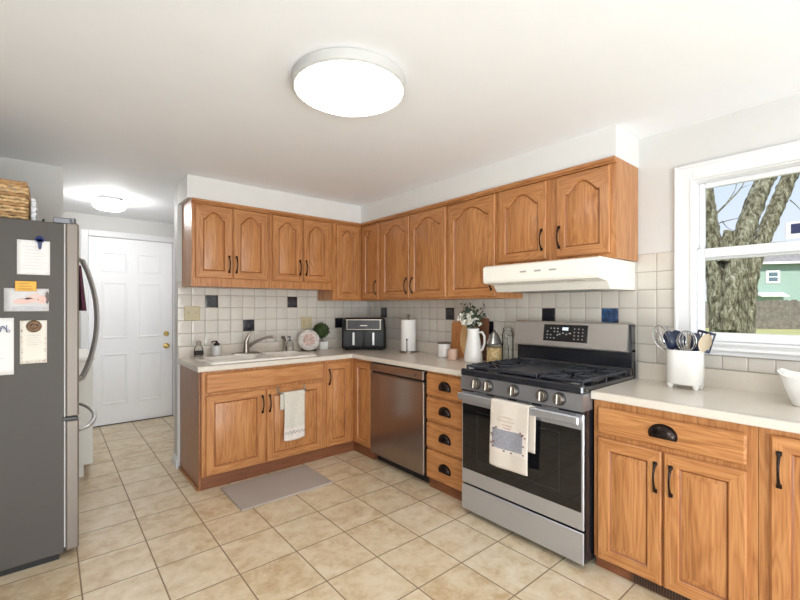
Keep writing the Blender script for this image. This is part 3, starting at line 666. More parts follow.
p = sheet('baby_photo', -2.941, -2.769, 1.324, 1.441, plain('photo_grey', S(206, 203, 202), .4, var=.05, scale=20), 'landscape baby photograph held by a yellow magnet on the fridge side', 'photograph', G)
m = MB(); yb = YS-.0062
def disc(cx, cz, rx, rz, rot=0, mat=0, y=yb):
    pts = [(cx+rx*math.cos(a)*math.cos(rot)-rz*math.sin(a)*math.sin(rot), y, cz+rx*math.cos(a)*math.sin(rot)+rz*math.sin(a)*math.cos(rot)) for a in [2*PI*i/20 for i in range(20)]]
    m.add(pts, [tuple(range(20))], mat)
disc(-2.86, 1.378, .048, .014, .1); disc(-2.835, 1.400, .03, .009, .5); disc(-2.80, 1.385, .020, .022, 0, 0, yb-.0003); disc(-2.776, 1.395, .008, .032, 0, 1, yb+.0003); disc(-2.855, 1.338, .078, .011, 0, 2, yb+.0002); disc(-2.812, 1.383, .003, .003, 0, 1, yb-.0006); disc(-2.795, 1.377, .004, .002, 0, 3, yb-.0006)
m.build('printed_baby', [plain('baby_skin', S(226, 190, 178), .5), plain('dark_print', S(100, 84, 80), .5), plain('blanket_print', S(186, 186, 190), .5, scale=60, var=.15), plain('lips_print', S(200, 120, 115), .5)], p)
m = MB(); m.cbox(-2.900, YS-.012, 1.427, -2.818, YS-.006, 1.478, .002); o = tag(m.build('flat_magnet', plain('yellow_magnet', S(226, 168, 34), .4)), 'yellow rectangular magnet with small dark print above the baby photo', 'magnet')
squiggle('print', o, -2.893, -2.822, 1.466, 3, plain('magnet_ink', S(120, 76, 20), .6), seed=8, y=YS-.0125, r=.0008)
p = sheet('letter_sheet', -2.990, -2.904, 1.008, 1.292, PAPER, 'tall white letter with a blue monogram at left edge of the fridge side', 'paper', G)
m = MB(); m.tube([(-2.952+.012*math.cos(t*.5)+.004*t*.3, YS-.006, 1.236+.016*math.sin(t*.9)) for t in range(14)], .0016, 5); m.tube([(-2.93, YS-.006, 1.256), (-2.932, YS-.006, 1.222), (-2.922, YS-.006, 1.218), (-2.917, YS-.006, 1.228), (-2.928, YS-.006, 1.234)], .0014, 5)
m.build('monogram', plain('blue_ink', S(62, 78, 130), .6), p); squiggle('print', p, -2.975, -2.925, 1.09, 1, INK2, seed=5)
p = sheet('invitation_card', -2.882, -2.777, 1.057, 1.277, plain('ivory_card', S(232, 226, 214), .7, var=.03), 'ivory invitation card with brown edge specks held by a wooden rosette on the fridge', 'card', G)
squiggle('print', p, -2.87, -2.79, 1.20, 5, INK2, seed=11, lh=.012)
m = MB(); random.seed(5)
for i in range(30):
    e = random.choice((0, 1, 2)); t = random.random()
    x, z = (-2.876+.003*random.random(), 1.065+.17*t) if e == 0 else (-2.783-.003*random.random(), 1.065+.17*t) if e == 1 else (-2.878+.096*t, 1.064+.004*random.random())
    disc(x, z, .0025, .0018, 0, 0, YS-.0062)
m.build('border_specks', plain('tan_speck', S(178, 140, 110), .7), p)
m = MB(); m.lathe([(.003, .016), (.012, .018), (.016, .012), (.024, .012), (.030, .004), (.031, 0)][::-1], n=18)
o = m.build('rosette_magnet', plain('rosette_wood', S(112, 82, 50), .5, var=.5, scale=70)); o.location = (-2.828, YS-.006, 1.247); o.rotation_euler = (PI/2, 0, 0); tag(o, 'round brown wooden rosette magnet on the ivory card', 'magnet')
# on the fridge front
m = MB(); m.grid(lambda u, v: (-2.640+.018*math.sin(v*3)*(.4+u)+.012*u*(1-v), -.90+.16*(v-.5)*(1.1-u*.1)-.02*u, 1.575-.25*u), 8, 8)
tag(m.build('pot_holder', plain('maroon_cloth', S(74, 30, 50), .9, var=.2, scale=60), solid=.006), 'dark maroon cloth hanging on the fridge front near its handle', 'cloth')
# basket and things on top of the fridge
r = thing('wicker_basket', 'woven tan wicker basket on top of the refrigerator', 'basket', (0, 0, 1.793))
bx0, bx1, by0, by1, bh = -3.25, -2.862, -.93, -.62, .185
WK = plain('wicker', S(206, 172, 126), .8, var=.35, scale=55); WK2 = plain('wicker_dark', S(172, 134, 92), .8, var=.3, scale=40)
m = MB(); m.box(bx0+.012, by0+.012, .0, bx1-.012, by1-.012, .012, 1)
rows = 11; L_ = []
for k in range(rows):
    z = .010+bh*(k)/rows+.006; pts = []
    per = [(bx0, by0), (bx1, by0), (bx1, by1), (bx0, by1)]
    cnt = 0
    for e in range(4):
        a, q = Vector(per[e]), Vector(per[(e+1) % 4]); n = 26 if e % 2 == 0 else 20; nn = Vector(((q-a).y, -(q-a).x)).normalized()
        for i in range(n):
            p_ = a+(q-a)*(i/n); o_ = .005*(1 if (i+k) % 4 < 2 else -1); pts.append((p_.x+nn.x*o_, p_.y+nn.y*o_, z+.0025*math.sin(i*1.9+k*2.2))); cnt += 1
    pts.append(pts[0]); m.tube(pts, .0088, 6, mat=k % 3 == 1 and 1 or 0, caps=False)
m.build('woven_side', [WK, WK2], r, ang=70)
m = MB(); zt = bh+.010; m.tube([(bx0, by0, zt), (bx1, by0, zt), (bx1, by1, zt), (bx0, by1, zt), (bx0, by0, zt)], .011, 8); m.build('rim', WK2, r, ang=70)
m = MB(); 
for k in range(9): m.cbox(-2.838-.002*(k % 3), -.90+.004*(k % 2), 1.7935+.0145*k, -2.824+.003*(k % 2), -.66, 1.807+.0145*k, .001)
tag(m.build('paper_stack', plain('stack_white', S(226, 228, 234), .7)), 'pale stack of papers standing behind the wicker basket on the fridge', 'papers')
m = MB(); m.cbox(-2.800, -.66, 1.7935, -2.788, -.60, 1.86, .003); tag(m.build('small_case', BLACK), 'small black object beside the papers on the fridge top', 'case')

# ================================================================== HALL
r = thing('hall_cabinet', 'white low cabinet with toe kick in the hall behind the refrigerator', 'cabinet', (0, 0, 0))
HC = plain('hall_white', S(226, 224, 216), .45, var=.01)
m = MB(); m.box(-3.10, .30, .0, -2.56, 1.20, .09); m.cbox(-3.10, .30, .09, -2.500, 1.20, .915, .003); m.build('body', HC, r)
m = MB(); m.cbox(-3.12, .285, .916, -2.488, 1.215, .945, .006); m.build('top', HC, r)
GLOWH = plain('hall_glow', S(255, 250, 240), .5, var=0, emit=(1, .99, .98, 1), estr=HALL_STRENGTH)
GLOW = plain('lamp_glow', S(255, 252, 246), .5, var=0, emit=(1, .99, .97, 1), estr=LAMP_STRENGTH)
RIMG = plain('lamp_rim', S(196, 195, 192), .5, var=.01)
r = thing('ceiling_lamp', 'small round white flush ceiling lamp in the hall by the white door', 'lamp', (-2.335, .93, CZ))
m = MB(); m.lathe([(.10, -.0), (.10, -.03), (.125, -.034)], n=32); m.build('mount', WHITE, r)
m = MB(); m.lathe([(.125, -.034), (.132, -.05), (.128, -.085), (.10, -.105), (.04, -.112)], n=32); m.build('lamp_shade', GLOWH, r, ang=60)
r = thing('ceiling_lamp', 'large round white flush ceiling lamp in the middle of the kitchen', 'lamp', (-1.72, -2.255, CZ))
m = MB(); m.lathe([(.24, 0), (.254, -.004), (.254, -.044), (.246, -.050), (.238, -.046)], n=64, cap1=False); m.build('mount', RIMG, r)
m = MB(); m.lathe([(.238, -.044), (.236, -.052), (.205, -.068), (.15, -.080), (.08, -.086), (.01, -.088)], n=48); m.build('lamp_shade', GLOW, r, ang=60)
m = MB(); m.lathe([(.020, -.088), (.022, -.094), (.014, -.100), (.006, -.106), (.003, -.110)], n=20); m.build('finial', WHITE, r)

# ================================================================== WALL PLATES
def plate(name, x0, x1, z0, z1, kind, label, cat):
    r = thing(name, label, cat, ((x0+x1)/2, -.0078, (z0+z1)/2)); w, h = x1-x0, z1-z0
    m = MB(); m.cbox(-w/2, -.006, -h/2, w/2, 0, h/2, .003); m.build('cover_plate', BEIGEP, r)
    for s in (-1, 1):
        if kind == 'switch':
            m = MB(); m.cbox(-.006, -.016, -.004, .006, -.005, .012, .002); m.build('toggle', BEIGEP, r, loc=(s*.03, 0, 0))
        else:
            m = MB()
            if s < 0: m.cbox(-.014, -.009, -.034, .014, -.005, .034, .003)
            else:
                for dz in (-.02, .02): m.lathe([(.0, 0), (.014, 0)], 0, 0, 4) if False else m.cbox(-.014, -.009, dz-.014, .014, -.005, dz+.014, .004)
            m.build('socket' if s > 0 else 'rocker', plain('almond_dark', S(180, 164, 132), .4), r, loc=(s*.034, 0, 0))
plate('light_switch', -1.902, -1.778, 1.232, 1.352, 'switch', 'almond double light switch plate at the left end of the backsplash', 'switch')
plate('wall_outlet', -.835, -.712, 1.122, 1.245, 'outlet', 'almond outlet plate on the backsplash behind the topiary', 'outlet')

# ================================================================== TOWELS AND MAT
def cloth(name, fn, nu, nv, mats, th, label, cat, matfn=None):
    m = MB(); m.grid(fn, nu, nv)
    if matfn: m.m = [matfn((i+.5)/nu, (j+.5)/nv) for i in range(nu) for j in range(nv)]
    return tag(m.build(name, mats, solid=th, ang=80), label, cat)
LIN = plain('linen', S(216, 206, 194), .95, var=.05, scale=200, bump=.3, bscale=500); LIN2 = plain('pattern_blue', S(148, 148, 156), .95, var=.22, scale=110); SPK = plain('lace', S(222, 212, 204), .95, var=.10, scale=120)
# towel over the oven handle (range frame: x along -y, y toward viewer negative); front fall, over the bar, short back fall
tx0, tx1 = 2.296, 2.556
def oven(u, v):
    x = tx0+(tx1-tx0)*u+.004*math.sin(v*5)
    yb = RF-.056; L1, L2 = .385, .26; s = v*(L1+.024+L2)
    wob = .004*math.sin(u*9+v*3)*(.3+s)
    if s < L2: return (x+.022, RF-.030+wob*.3, .752-L2+s+.048)
    if s < L2+.024: t = (s-L2)/.024; return (x+.022*(1-t), RF-.030-.028*t, .800+.003*math.sin(PI*t))
    q = s-L2-.024; return (x, yb-.003+wob-.006*q, .800-q-.012*math.sin(u*4)*q)
def om(u, v):
    s = (v*.669-.284)/.385
    if .42 < s < .72 and .07 < u < .86: return 1
    if .38 < s < .76: return 2
    return 0
ot = cloth('oven_towel', lambda u, v: (lambda p: (-9, 0, 0) if 0 else (p[1], -p[0], p[2]))(oven(u, v)), 30, 60, [LIN, LIN2, SPK], .004, 'linen tea towel with grey-blue patterned band hung over the oven handle', 'towel', om)
m = MB(); random.seed(9); RED = plain('faded_red', S(186, 146, 138), .9)
for k, (a, e, z) in enumerate(((.25, .62, .705), (.22, .66, .688), (.34, .60, .665), (.36, .58, .648))):
    n = 26; m.tube([(RF-.0635-.006*(.8-z), -(tx0+(tx1-tx0)*(a+(e-a)*i/n)), z+.004*math.sin(i*1.5+k)+.006*math.sin(PI*i/n)*(k == 0)) for i in range(n+1)], .0011, 4)
m.build('stitched_script', RED, ot)
m = MB()
for k in range(16):
    u = random.choice((random.uniform(.05, .12), random.uniform(.85, .93), random.random()*.9+.05)); z = .800-.385*(random.choice((.41, .74)) if .12 < u < .85 else random.uniform(.4, .75))
    m.cbox(RF-.0665-.01*(.8-z), -(tx0+(tx1-tx0)*u)-.005, z-.003, RF-.063, -(tx0+(tx1-tx0)*u)+.005, z+.004, .001)
m.build('printed_sprigs', plain('sprig_brown', S(120, 84, 76), .9), ot)
# over-door towel bar on the sink cabinet door and its towel
r = thing('towel_bar', 'thin metal over-door bar hooked on the right sink cabinet door', 'towel bar', (0, 0, 0))
for x in (-1.345, -1.112):
    m = MB(); m.cbox(x-.008, -.6235, .640, x+.008, -.6212, .692, .0008); m.cbox(x-.008, -.6235, .6925, x+.008, -.604, .6945, .0008); m.tube([(x, -.6235, .652), (x, -.645, .650), (x, -.656, .646)], .0035, 8); m.build('hook', CHROME, r)
m = MB(); m.tube([(-1.352, -.656, .646), (-1.105, -.656, .646)], .005, 10); m.build('bar', CHROME, r)
def st_(u, v):
    x = -1.315+.185*u; L1 = .385; L2 = .14; s = v*(L1+.02+L2)
    wob = .004*math.sin(u*8+1+s*6)*(.2+s)
    if s < L2: return (x-.022, -.647+wob*.3, .650-L2+s)
    if s < L2+.02: t = (s-L2)/.02; return (x-.022*(1-t), -.647-.018*t, .6535)
    q = s-L2-.02; return (x+.006*math.sin(q*9)*(1-u), -.666+wob, .650-q-.014*math.sin(u*3.1+.2)*(q/.385))
dt = cloth('dish_towel', st_, 20, 44, [plain('linen_grey', S(208, 202, 190), .95, var=.12, scale=130, bump=.3, bscale=400), SPK], .004, 'pale linen dish towel with embroidered hem on the sink cabinet door bar', 'towel', lambda u, v: 1 if v > .82 else 0)
m = MB(); random.seed(4)
for i in range(16):
    x = -1.305+.165*i/15; z = .318+.010*math.sin(i*2.1)+.004*i/15; m.ball((x, -.6725-.001*(i % 2), z), .0055, 6, 4, sc=(1, .4, .8))
m.build('embroidery', plain('thread_dark', S(84, 84, 88), .9), dt)
m = MB(); m.cbox(-1.80, -1.088, .0005, -1.105, -.635, .012, .005); tag(m.build('floor_mat', plain('mat_taupe', S(176, 166, 158), .75, var=.03, bump=.3, bscale=220)), 'taupe rectangular kitchen mat on the tile floor before the sink', 'mat')

# ================================================================== SMALL THINGS ON THE SINK COUNTER
r = thing('soap_bottle', 'clear glass bottle with a dark label band at left end of the sink', 'bottle', (-1.815, -.112, RZ+.0005))
m = MB(); m.lathe([(.030, 0), (.034, .004), (.036, .05), (.031, .075), (.018, .090), (.016, .10)], n=22); m.build('glass', GLS, r)
m = MB(); m.lathe([(.0368, .014), (.0375, .018), (.0375, .042), (.0368, .046)], n=22, cap0=False, cap1=False); m.build('paper_label', plain('label_black', S(46, 42, 40), .6, var=.5, scale=60), r)
m = MB(); m.lathe([(.019, .098), (.020, .102), (.020, .124), (.016, .128)], n=18); m.build('stopper', plain('cork_grey', S(150, 138, 124), .6, var=.2, scale=40), r)
r = thing('soap_dispenser', 'frosted pale jar with dark pump between the clear bottle and the faucet', 'jar', (-1.672, -.112, RZ+.0005))
m = MB(); m.lathe([(.034, 0), (.038, .004), (.040, .06), (.036, .078), (.022, .086)], n=22); m.build('jar_body', plain('frosted', S(208, 206, 202), .25, var=.05, coat=.4), r)
m = MB(); m.lathe([(.023, .085), (.025, .088), (.025, .102), (.010, .108), (.007, .122)], n=18); m.tube([(0, 0, .120), (-.03, -.01, .122), (-.048, -.014, .112)], .005, 8); m.build('pump', BRONZE, r)
r = thing('soap_bottle', 'clear plastic soap pump bottle beside the decorative plate', 'bottle', (-.985, -.075, CT+.0005))
m = MB(); m.lathe([(.030, 0), (.033, .005), (.033, .08), (.024, .098), (.012, .104)], n=20); m.build('bottle_body', GLS, r)
m = MB(); m.lathe([(.028, .006), (.030, .010), (.030, .05), (.028, .052)], n=20); m.build('liquid', plain('soap_liquid', S(214, 206, 190), .2), r)
m = MB(); m.lathe([(.013, .103), (.013, .116), (.005, .118), (.005, .140)], n=14); m.tube([(.004, 0, .142), (-.03, -.012, .140)], [.008, .005], 8); m.build('pump', plain('pump_grey', S(96, 96, 98), .3, .5), r)
# decorative plate on a stand
r = thing('decorative_plate', 'round white plate with brown floral centre leaning on the corner counter', 'plate', (-.828, -.165, CT+.001), -.42)
PAT = plain('plate_floral', S(190, 160, 150), .4, var=.55, scale=90); PRIM = plain('plate_rim', S(206, 200, 192), .4, var=.35, scale=70)
m = MB(); m.lathe([(.002, .012), (.050, .012), (.055, .010), (.098, .0), (.102, .002), (.100, .006), (.060, .016), (.002, .018)], n=40, mat=[0, 0, 1, 1, 1, 1, 0])
# lathe axis z -> face toward -y, leaning back
ob = m.build('plate_dish', [PAT, PRIM], r, loc=(0, .0, .106), ang=50); ob.rotation_euler = (PI/2+PI-.22, 0, 0); ob.rotation_euler = (PI/2-.22, 0, 0)
m = MB()
for i in range(26):
    a = 2*PI*i/26; m.ball((.082*math.cos(a), .082*math.sin(a), .0085), .0055, 6, 4, sc=(1, 1, .3))
o2 = m.build('rim_beads', plain('bead_brown', S(150, 128, 116), .5), ob)
m = MB()
for x in (-.06, .06): m.tube([(x, -.045, .012), (x, -.040, .004), (x, .02, .004), (x, .045, .11), ], .004, 6); m.tube([(x, .045, .11), (x, .07, .004)], .004, 6)
m.tube([(-.06, .02, .004), (.06, .02, .004)], .004, 6); m.build('stand', BLACK, r)
# topiary
r = thing('potted_topiary', 'small round green topiary ball in a white pot beside the air fryer', 'plant', (-.640, -.090, CT+.0005))
m = MB(); m.cbox(-.045, -.045, 0, .045, .045, .082, .004, 0); m.box(-.040, -.040, .074, .040, .040, .083, 1); m.build('pot', [PORC, plain('soil', S(60, 46, 36), .9)], r)
m = MB(); m.tube([(0, 0, .078), (0, 0, .125)], .005, 8); m.build('stem', plain('twig', S(90, 66, 44), .8), r)
LEAF = plain('box_leaf', S(56, 76, 34), .6, var=.45, scale=60)
def leaves(m, c, R, n, sz, seed, mat=0, flat=.5, shell=.25):
    random.seed(seed)
    for i in range(n):
        v = Vector((random.gauss(0, 1), random.gauss(0, 1), random.gauss(0, 1))).normalized(); p = Vector(c)+v*R*(1-shell*random.random())
        a = v.cross(Vector((random.random()-.5, random.random()-.5, random.random()-.5))).normalized(); d = (v*random.uniform(.2, .9)+a).normalized(); s = d.cross(v).normalized(); q = sz*random.uniform(.6, 1.2)
        t = p+d*q; k = p+d*q*.5
        m.add([p, k+s*q*flat*.5, t, k-s*q*flat*.5], [(0, 1, 2, 3)], mat)
m = MB(); m.ball((-.01, 0, .190), .064, 14, 10); leaves(m, (-.01, 0, .190), .078, 1000, .016, 2, flat=.8); m.build('foliage', LEAF, r, recalc=False)
# air fryer
r = thing('air_fryer', 'black two-drawer air fryer with silver handles in the counter corner', 'air fryer', (-.295, -.345, CT+.0005), math.radians(-39))
m = MB(); 
def fr_sec(z, w, d0, d1): return rrect(-w/2, w/2, d0, d1, .035, z)
m.rings([fr_sec(.012, .43, -.115, .125), fr_sec(.03, .445, -.125, .13), fr_sec(.20, .440, -.125, .13), fr_sec(.30, .425, -.105, .12), fr_sec(.318, .40, -.08, .105)], True, True, True); 
for x in (-.17, .17):
    for y in (-.08, .09): m.lathe([(.016, 0), (.016, .014)], x, y, 12)
m.build('body', BLKM, r, ang=40)
m = MB(); yq = lambda z: -.126+(z-.2)*.2
m.rings([[(x0, yq(.205)-.003, .205), (x1, yq(.205)-.003, .205), (x1, yq(.300)-.003, .300), (x0, yq(.300)-.003, .300)] for x0, x1 in ((-.165, .165),)]+[[(-.16, yq(.21)-.008, .21), (.16, yq(.21)-.008, .21), (.16, yq(.295)-.008, .295), (-.16, yq(.295)-.008, .295)]], True, False, True)
cp = m.build('control_panel', plain('fryer_glass', S(52, 52, 56), .12, coat=.6), r)
m = MB(); 
m.cbox(-.170, yq(.208)-.010, .203, .170, yq(.208)-.002, .212, .002); m.cbox(-.180, yq(.300)-.010, .297, .18, yq(.300)-.001, .308, .002); m.cbox(-.17, yq(.25)-.014, .205, -.160, yq(.25)-.002, .300, .002); m.cbox(.16, yq(.25)-.014, .205, .170, yq(.25)-.002, .300, .002); m.build('silver_trim', CHROME, cp)
m = MB(); m.cbox(-.035, yq(.245)-.0095, .241, .035, yq(.245)-.007, .249, .001); m.build('silver_wordmark', plain('wordmark', S(220, 220, 222), .3), cp)
for s in (-1, 1):
    m = MB(); m.cbox(s*.105-.098, -.1335, .035, s*.105+.098, -.120, .196, .006); d = m.build('drawer', BLKM, r)
    m = MB(); m.cbox(s*.098-.012, -.158, .052, s*.098+.012, -.146, .180, .005); m.cbox(s*.098-.008, -.148, .06, s*.098+.008, -.132, .075, .002); m.cbox(s*.098-.008, -.148, .158, s*.098+.008, -.132, .173, .002); m.build('handle', plain('handle_silver', S(206, 206, 206), .3, .6), d)
# paper towel holder
r = thing('paper_towel_holder', 'steel paper towel stand with a white roll on the range side counter', 'paper towel holder', (-.150, -.862, CT+.0005))
m = MB(); m.lathe([(.082, 0), (.084, .004), (.082, .012), (.04, .014)], n=32); m.build('base', CHROME, r)
m = MB(); m.tube([(0, 0, .012), (0, 0, .335)], .006, 10); m.ball((0, 0, .350), .016, 14, 8); m.build('pole', CHROME, r)
m = MB(); m.rings([[(rr*math.cos(2*PI*j/36), rr*math.sin(2*PI*j/36), z) for j in range(36)] for rr, z in ((.02, .016), (.070, .016), (.0715, .02), (.0715, .305), (.070, .309), (.02, .309))], True); m.build('paper_roll', plain('roll_white', S(240, 238, 234), .9, var=.01, bump=.2, bscale=120), r)
m = MB(); ax, ay = -.062, -.050; m.tube([(ax*.95, ay*.95, .012), (ax, ay, .03), (ax*.98, ay*.98, .12)], .0035, 8); m.ball((ax*.98, ay*.98, .126), .008, 10, 6); m.build('tension_arm', BRONZE, r)
# canisters, boards, pitcher, jars
r = thing('canister', 'white ceramic canister with thin dark rim before the cutting boards', 'canister', (-.150, -1.332, CT+.0005))
m = MB(); m.lathe([(.050, 0), (.054, .004), (.055, .112), (.052, .118)], n=28); m.build('canister_body', PORC, r)
m = MB(); m.lathe([(.056, .114), (.057, .118), (.055, .126), (.03, .130)], n=28); m.build('lid', plain('lid_taupe', S(96, 84, 74), .4), r)
r = thing('candle_cup', 'small blush pink cup candle beside the white canister', 'candle', (-.240, -1.515, CT+.0005))
m = MB(); m.lathe([(.038, 0), (.041, .003), (.043, .082), (.042, .086), (.038, .086), (.036, .074)], n=26); m.build('cup', plain('blush', S(204, 170, 152), .45, var=.05, scale=30), r)
m = MB(); m.lathe([(.037, .068), (.037, .075)], n=22); m.build('wax', plain('wax', S(232, 218, 204), .5), r)
bd = MB(); bd.prism([(0, 0), (.23, 0), (.23, .29), (.215, .305), (.015, .305), (0, .29)], lambda x, y: (x, -.018, y), lambda x, y: (x, 0, y))
o = bd.build('cutting_board', WB1, loc=(-.062, -1.345, CT+.001)); o.rotation_euler = (-.06, 0, -PI/2); tag(o, 'rectangular reddish brown cutting board leaning on the backsplash behind the canister', 'cutting board')
m = MB(); n = 30; poly = [(.095*math.cos(a), .17+.17*math.sin(a)*.98+.0) for a in [2*PI*i/n for i in range(n)]]
m.prism(poly, lambda x, y: (x, -.016, y), lambda x, y: (x, 0, y)); o = m.build('cutting_board', WB2, loc=(-.098, -1.570, CT+.004)); o.rotation_euler = (-.07, 0, -PI/2); tag(o, 'oval pale tan wooden board leaning between brown board and white pitcher', 'cutting board')
m = MB(); m.prism([(0, 0), (.15, 0), (.15, .33), (.14, .34), (.01, .34), (0, .33)], lambda x, y: (x, -.014, y), lambda x, y: (x, 0, y)); o = m.build('cutting_board', wood('board_dark', 2, S(92, 60, 40), S(112, 74, 50), S(130, 90, 62), .5), loc=(-.052, -1.580, CT+.001)); o.rotation_euler = (-.05, 0, -PI/2); tag(o, 'tall dark wooden board leaning behind the white flower pitcher', 'cutting board')
r = thing('pitcher', 'tall white ceramic pitcher holding flowers left of the range', 'pitcher', (-.205, -1.705, CT+.0005))
m = MB(); m.lathe([(.070, 0), (.074, .006), (.072, .05), (.060, .14), (.047, .215), (.044, .240), (.048, .262), (.046, .262), (.041, .24)], n=30); m.tube([(.0, .046, .25), (.0, .062, .262)], [.016, .008], 8); m.build('jug_body', PORC, r, ang=60)
m = MB(); m.tube([(.010, -.045, .232), (.014, -.076, .236), (.016, -.098, .205), (.016, -.098, .15), (.014, -.082, .105), (.010, -.062, .085)], .009, 10); m.build('handle', PORC, r)
r = thing('flower_bouquet', 'white flowers with dark green leaves standing in the white pitcher', 'flowers', (-.205, -1.705, CT+.245))
m = MB(); random.seed(12); GL = plain('bouquet_leaf', S(62, 74, 56), .6, var=.35, scale=40)
tips = []
for i in range(26):
    a = random.random()*2*PI; rr = random.uniform(.02, .125); h = random.uniform(.08, .24); tip = (rr*math.cos(a)*.8, rr*math.sin(a), h); tips.append(tip)
    m.tube([(.012*math.cos(a), .012*math.sin(a), -.03), (tip[0]*.5, tip[1]*.5, h*.55), tip], .0016, 5)
    for k in range(9):
        t = random.uniform(.35, 1.0); leaves(m, (tip[0]*t, tip[1]*t, h*t), .012, 1, .040, i*13+k, flat=.6)
m.build('foliage', GL, r, recalc=False)
m = MB(); 
for i in range(46):
    a = random.random()*2*PI; rr = .090*math.sqrt(random.random()); c = (rr*math.cos(a)*.9-.035, rr*math.sin(a)+.01, .03+.10*random.random()*(1-rr*3)+.02)
    for k in range(9):
        d = Vector((random.gauss(0, 1), random.gauss(0, 1), random.gauss(0, 1))).normalized()
        m.ball((c[0]+.013*d.x, c[1]+.013*d.y, c[2]+.011*d.z), .0075, 6, 4)
    m.ball((c[0]-.008, c[1]-.010, c[2]+.010), .0045, 6, 4, mat=1)
m.build('blossoms', [plain('petal', S(228, 226, 216), .7), plain('flower_eye', S(190, 180, 120), .7)], r, ang=60)
r = thing('glass_jar', 'clear filled glass jar with a metal cone lid left of the range', 'jar', (-.175, -1.885, CT+.0005))
m = MB(); m.lathe([(.060, 0), (.063, .004), (.063, .135), (.055, .150)], n=28); m.build('glass', GLS, r)
m = MB(); m.lathe([(.056, .004), (.058, .008), (.058, .118), (.05, .124)], n=24); m.build('pasta', plain('pasta', S(206, 178, 128), .7, var=.4, scale=55), r)
m = MB(); m.lathe([(.056, .150), (.058, .156), (.040, .200), (.022, .235), (.020, .240)], n=28); m.build('lid', plain('lid_metal', S(150, 150, 148), .25, .9), r)
m = MB(); m.lathe([(.008, .240), (.012, .250), (.006, .258)], n=14); m.build('lid_knob', CHROME, r)
r = thing('glass_jar', 'tall clear glass jar with wire clasp behind the cone-lidded jar', 'jar', (-.075, -1.935, CT+.0005))
m = MB(); m.lathe([(.040, 0), (.043, .004), (.043, .22), (.034, .245), (.030, .252)], n=24); m.build('glass', GLS, r)
m = MB(); m.lathe([(.032, .253), (.034, .258), (.034, .268), (.02, .276)], n=24); m.build('lid', GLS, r)
m = MB(); m.tube([(.0, -.044, .20), (.0, -.046, .262), (0, -.03, .285), (0, .03, .285), (0, .046, .262), (0, .044, .20)], .0022, 6); m.build('wire_clasp', CHROME, r)
r = thing('glass_bottle', 'slim clear glass bottle nearest the range backguard', 'bottle', (-.155, -1.972, CT+.0005))
m = MB(); m.lathe([(.024, 0), (.026, .004), (.026, .13), (.015, .16), (.013, .20), (.016, .204)], n=20); m.build('glass', GLS, r)
m = MB(); m.lathe([(.012, .203), (.014, .208), (.012, .222)], n=16); m.build('stopper', CHROME, r)

# ================================================================== RIGHT COUNTER
r = thing('utensil_crock', 'white oval ceramic utensil crock on four feet before the window', 'crock', (-.170, -3.128, CT+.0005), RNG_RZ+.0)
m = MB(); cw_, cd_ = .083, .062
def ov(rr, z): return rrect(-cw_*rr, cw_*rr, -cd_*rr, cd_*rr, .055*rr, z, 6)
m.rings([ov(.94, .024), ov(1, .030), ov(1, .200), ov(.985, .204), ov(.93, .204), ov(.92, .195), ov(.90, .05)], True, True, True)
for x in (-.058, .058):
    for y in (-.036, .036): m.lathe([(.010, 0), (.014, .010), (.018, .026)], x, y, 12)
m.build('crock_body', PORC, r, ang=50)
NAVY = plain('navy_nylon', S(30, 40, 66), .3, var=.15); TAN = plain('tan_wood', S(206, 190, 166), .6, var=.08); WIRE = plain('wire_steel', S(196, 196, 196), .2, 1)
UG2 = 'utensils in the white crock'
def uten(name, label, bx, by, tx, ty, tz, head, mats):
    """bx,by foot inside crock; tx,ty,tz tip of handle's far end, head built along that axis"""
    r = thing(name, label, 'utensil', (-.170-by*0+by*0, -3.128, CT), RNG_RZ, UG2)
    p0, p1 = Vector((bx, by, .056)), Vector((tx, ty, tz)); ax_ = (p1-p0).normalized()
    m = MB(); pm = p0+(p1-p0)*((.200-p0.z)/(p1.z-p0.z)); m.tube([p0, pm], .0045, 8); m.build('handle', mats[0], r)
    zq = ax_.to_track_quat('Z', 'X').to_matrix().to_4x4(); m = MB(); m.M = Matrix.Translation(pm) @ zq @ Matrix.Scale(1.28, 4); head(m); m.build('head', mats[1], r, ang=60)
def spoon(m, w=.03, L=.085, d=.012): m.grid(lambda u, v: (w*math.sin(PI*v)**.6*(2*u-1), -d*(1-(2*u-1)**2)*math.sin(PI*v), L*v), 8, 12); m.grid(lambda u, v: (w*math.sin(PI*v)**.6*(2*u-1), -d*(1-(2*u-1)**2)*math.sin(PI*v)-.003, L*v), 8, 12)
def whisk(m, R=.032, L=.11):
    for k in range(7):
        a = PI*k/7; m.tube([(R*math.sin(t)*math.cos(a), R*math.sin(t)*math.sin(a), L*(.5-.5*math.cos(t))) if t < PI/2 else (R*math.sin(t)*math.cos(a), R*math.sin(t)*math.sin(a), L*(.5-.5*math.cos(t))) for t in [PI*i/14 for i in range(15)]], .0012, 5)
        m.tube([(-R*math.sin(t)*math.cos(a), -R*math.sin(t)*math.sin(a), L*(.5-.5*math.cos(t))) for t in [PI*i/14 for i in range(15)]], .0012, 5)
def slot(m, w=.032, L=.085):
    for k in range(5): m.cbox(-w+k*w*.46, -.002, .008, -w+k*w*.46+w*.2, .002, L, .001)
    m.cbox(-w, -.002, 0, w*1.04, .002, .014, .001); m.cbox(-w, -.002, L-.01, w*1.04, .002, L, .001)
uten('wire_whisk', 'large steel wire whisk leaning left out of the crock', -.03, .01, -.105, -.03, .30, lambda m: whisk(m, .036, .11), (WIRE, WIRE))
uten('ladle', 'navy blue ladle standing behind the left whisk in the crock', -.01, .02, -.060, .02, .37, lambda m: spoon(m, .033, .085, .02), (NAVY, NAVY))
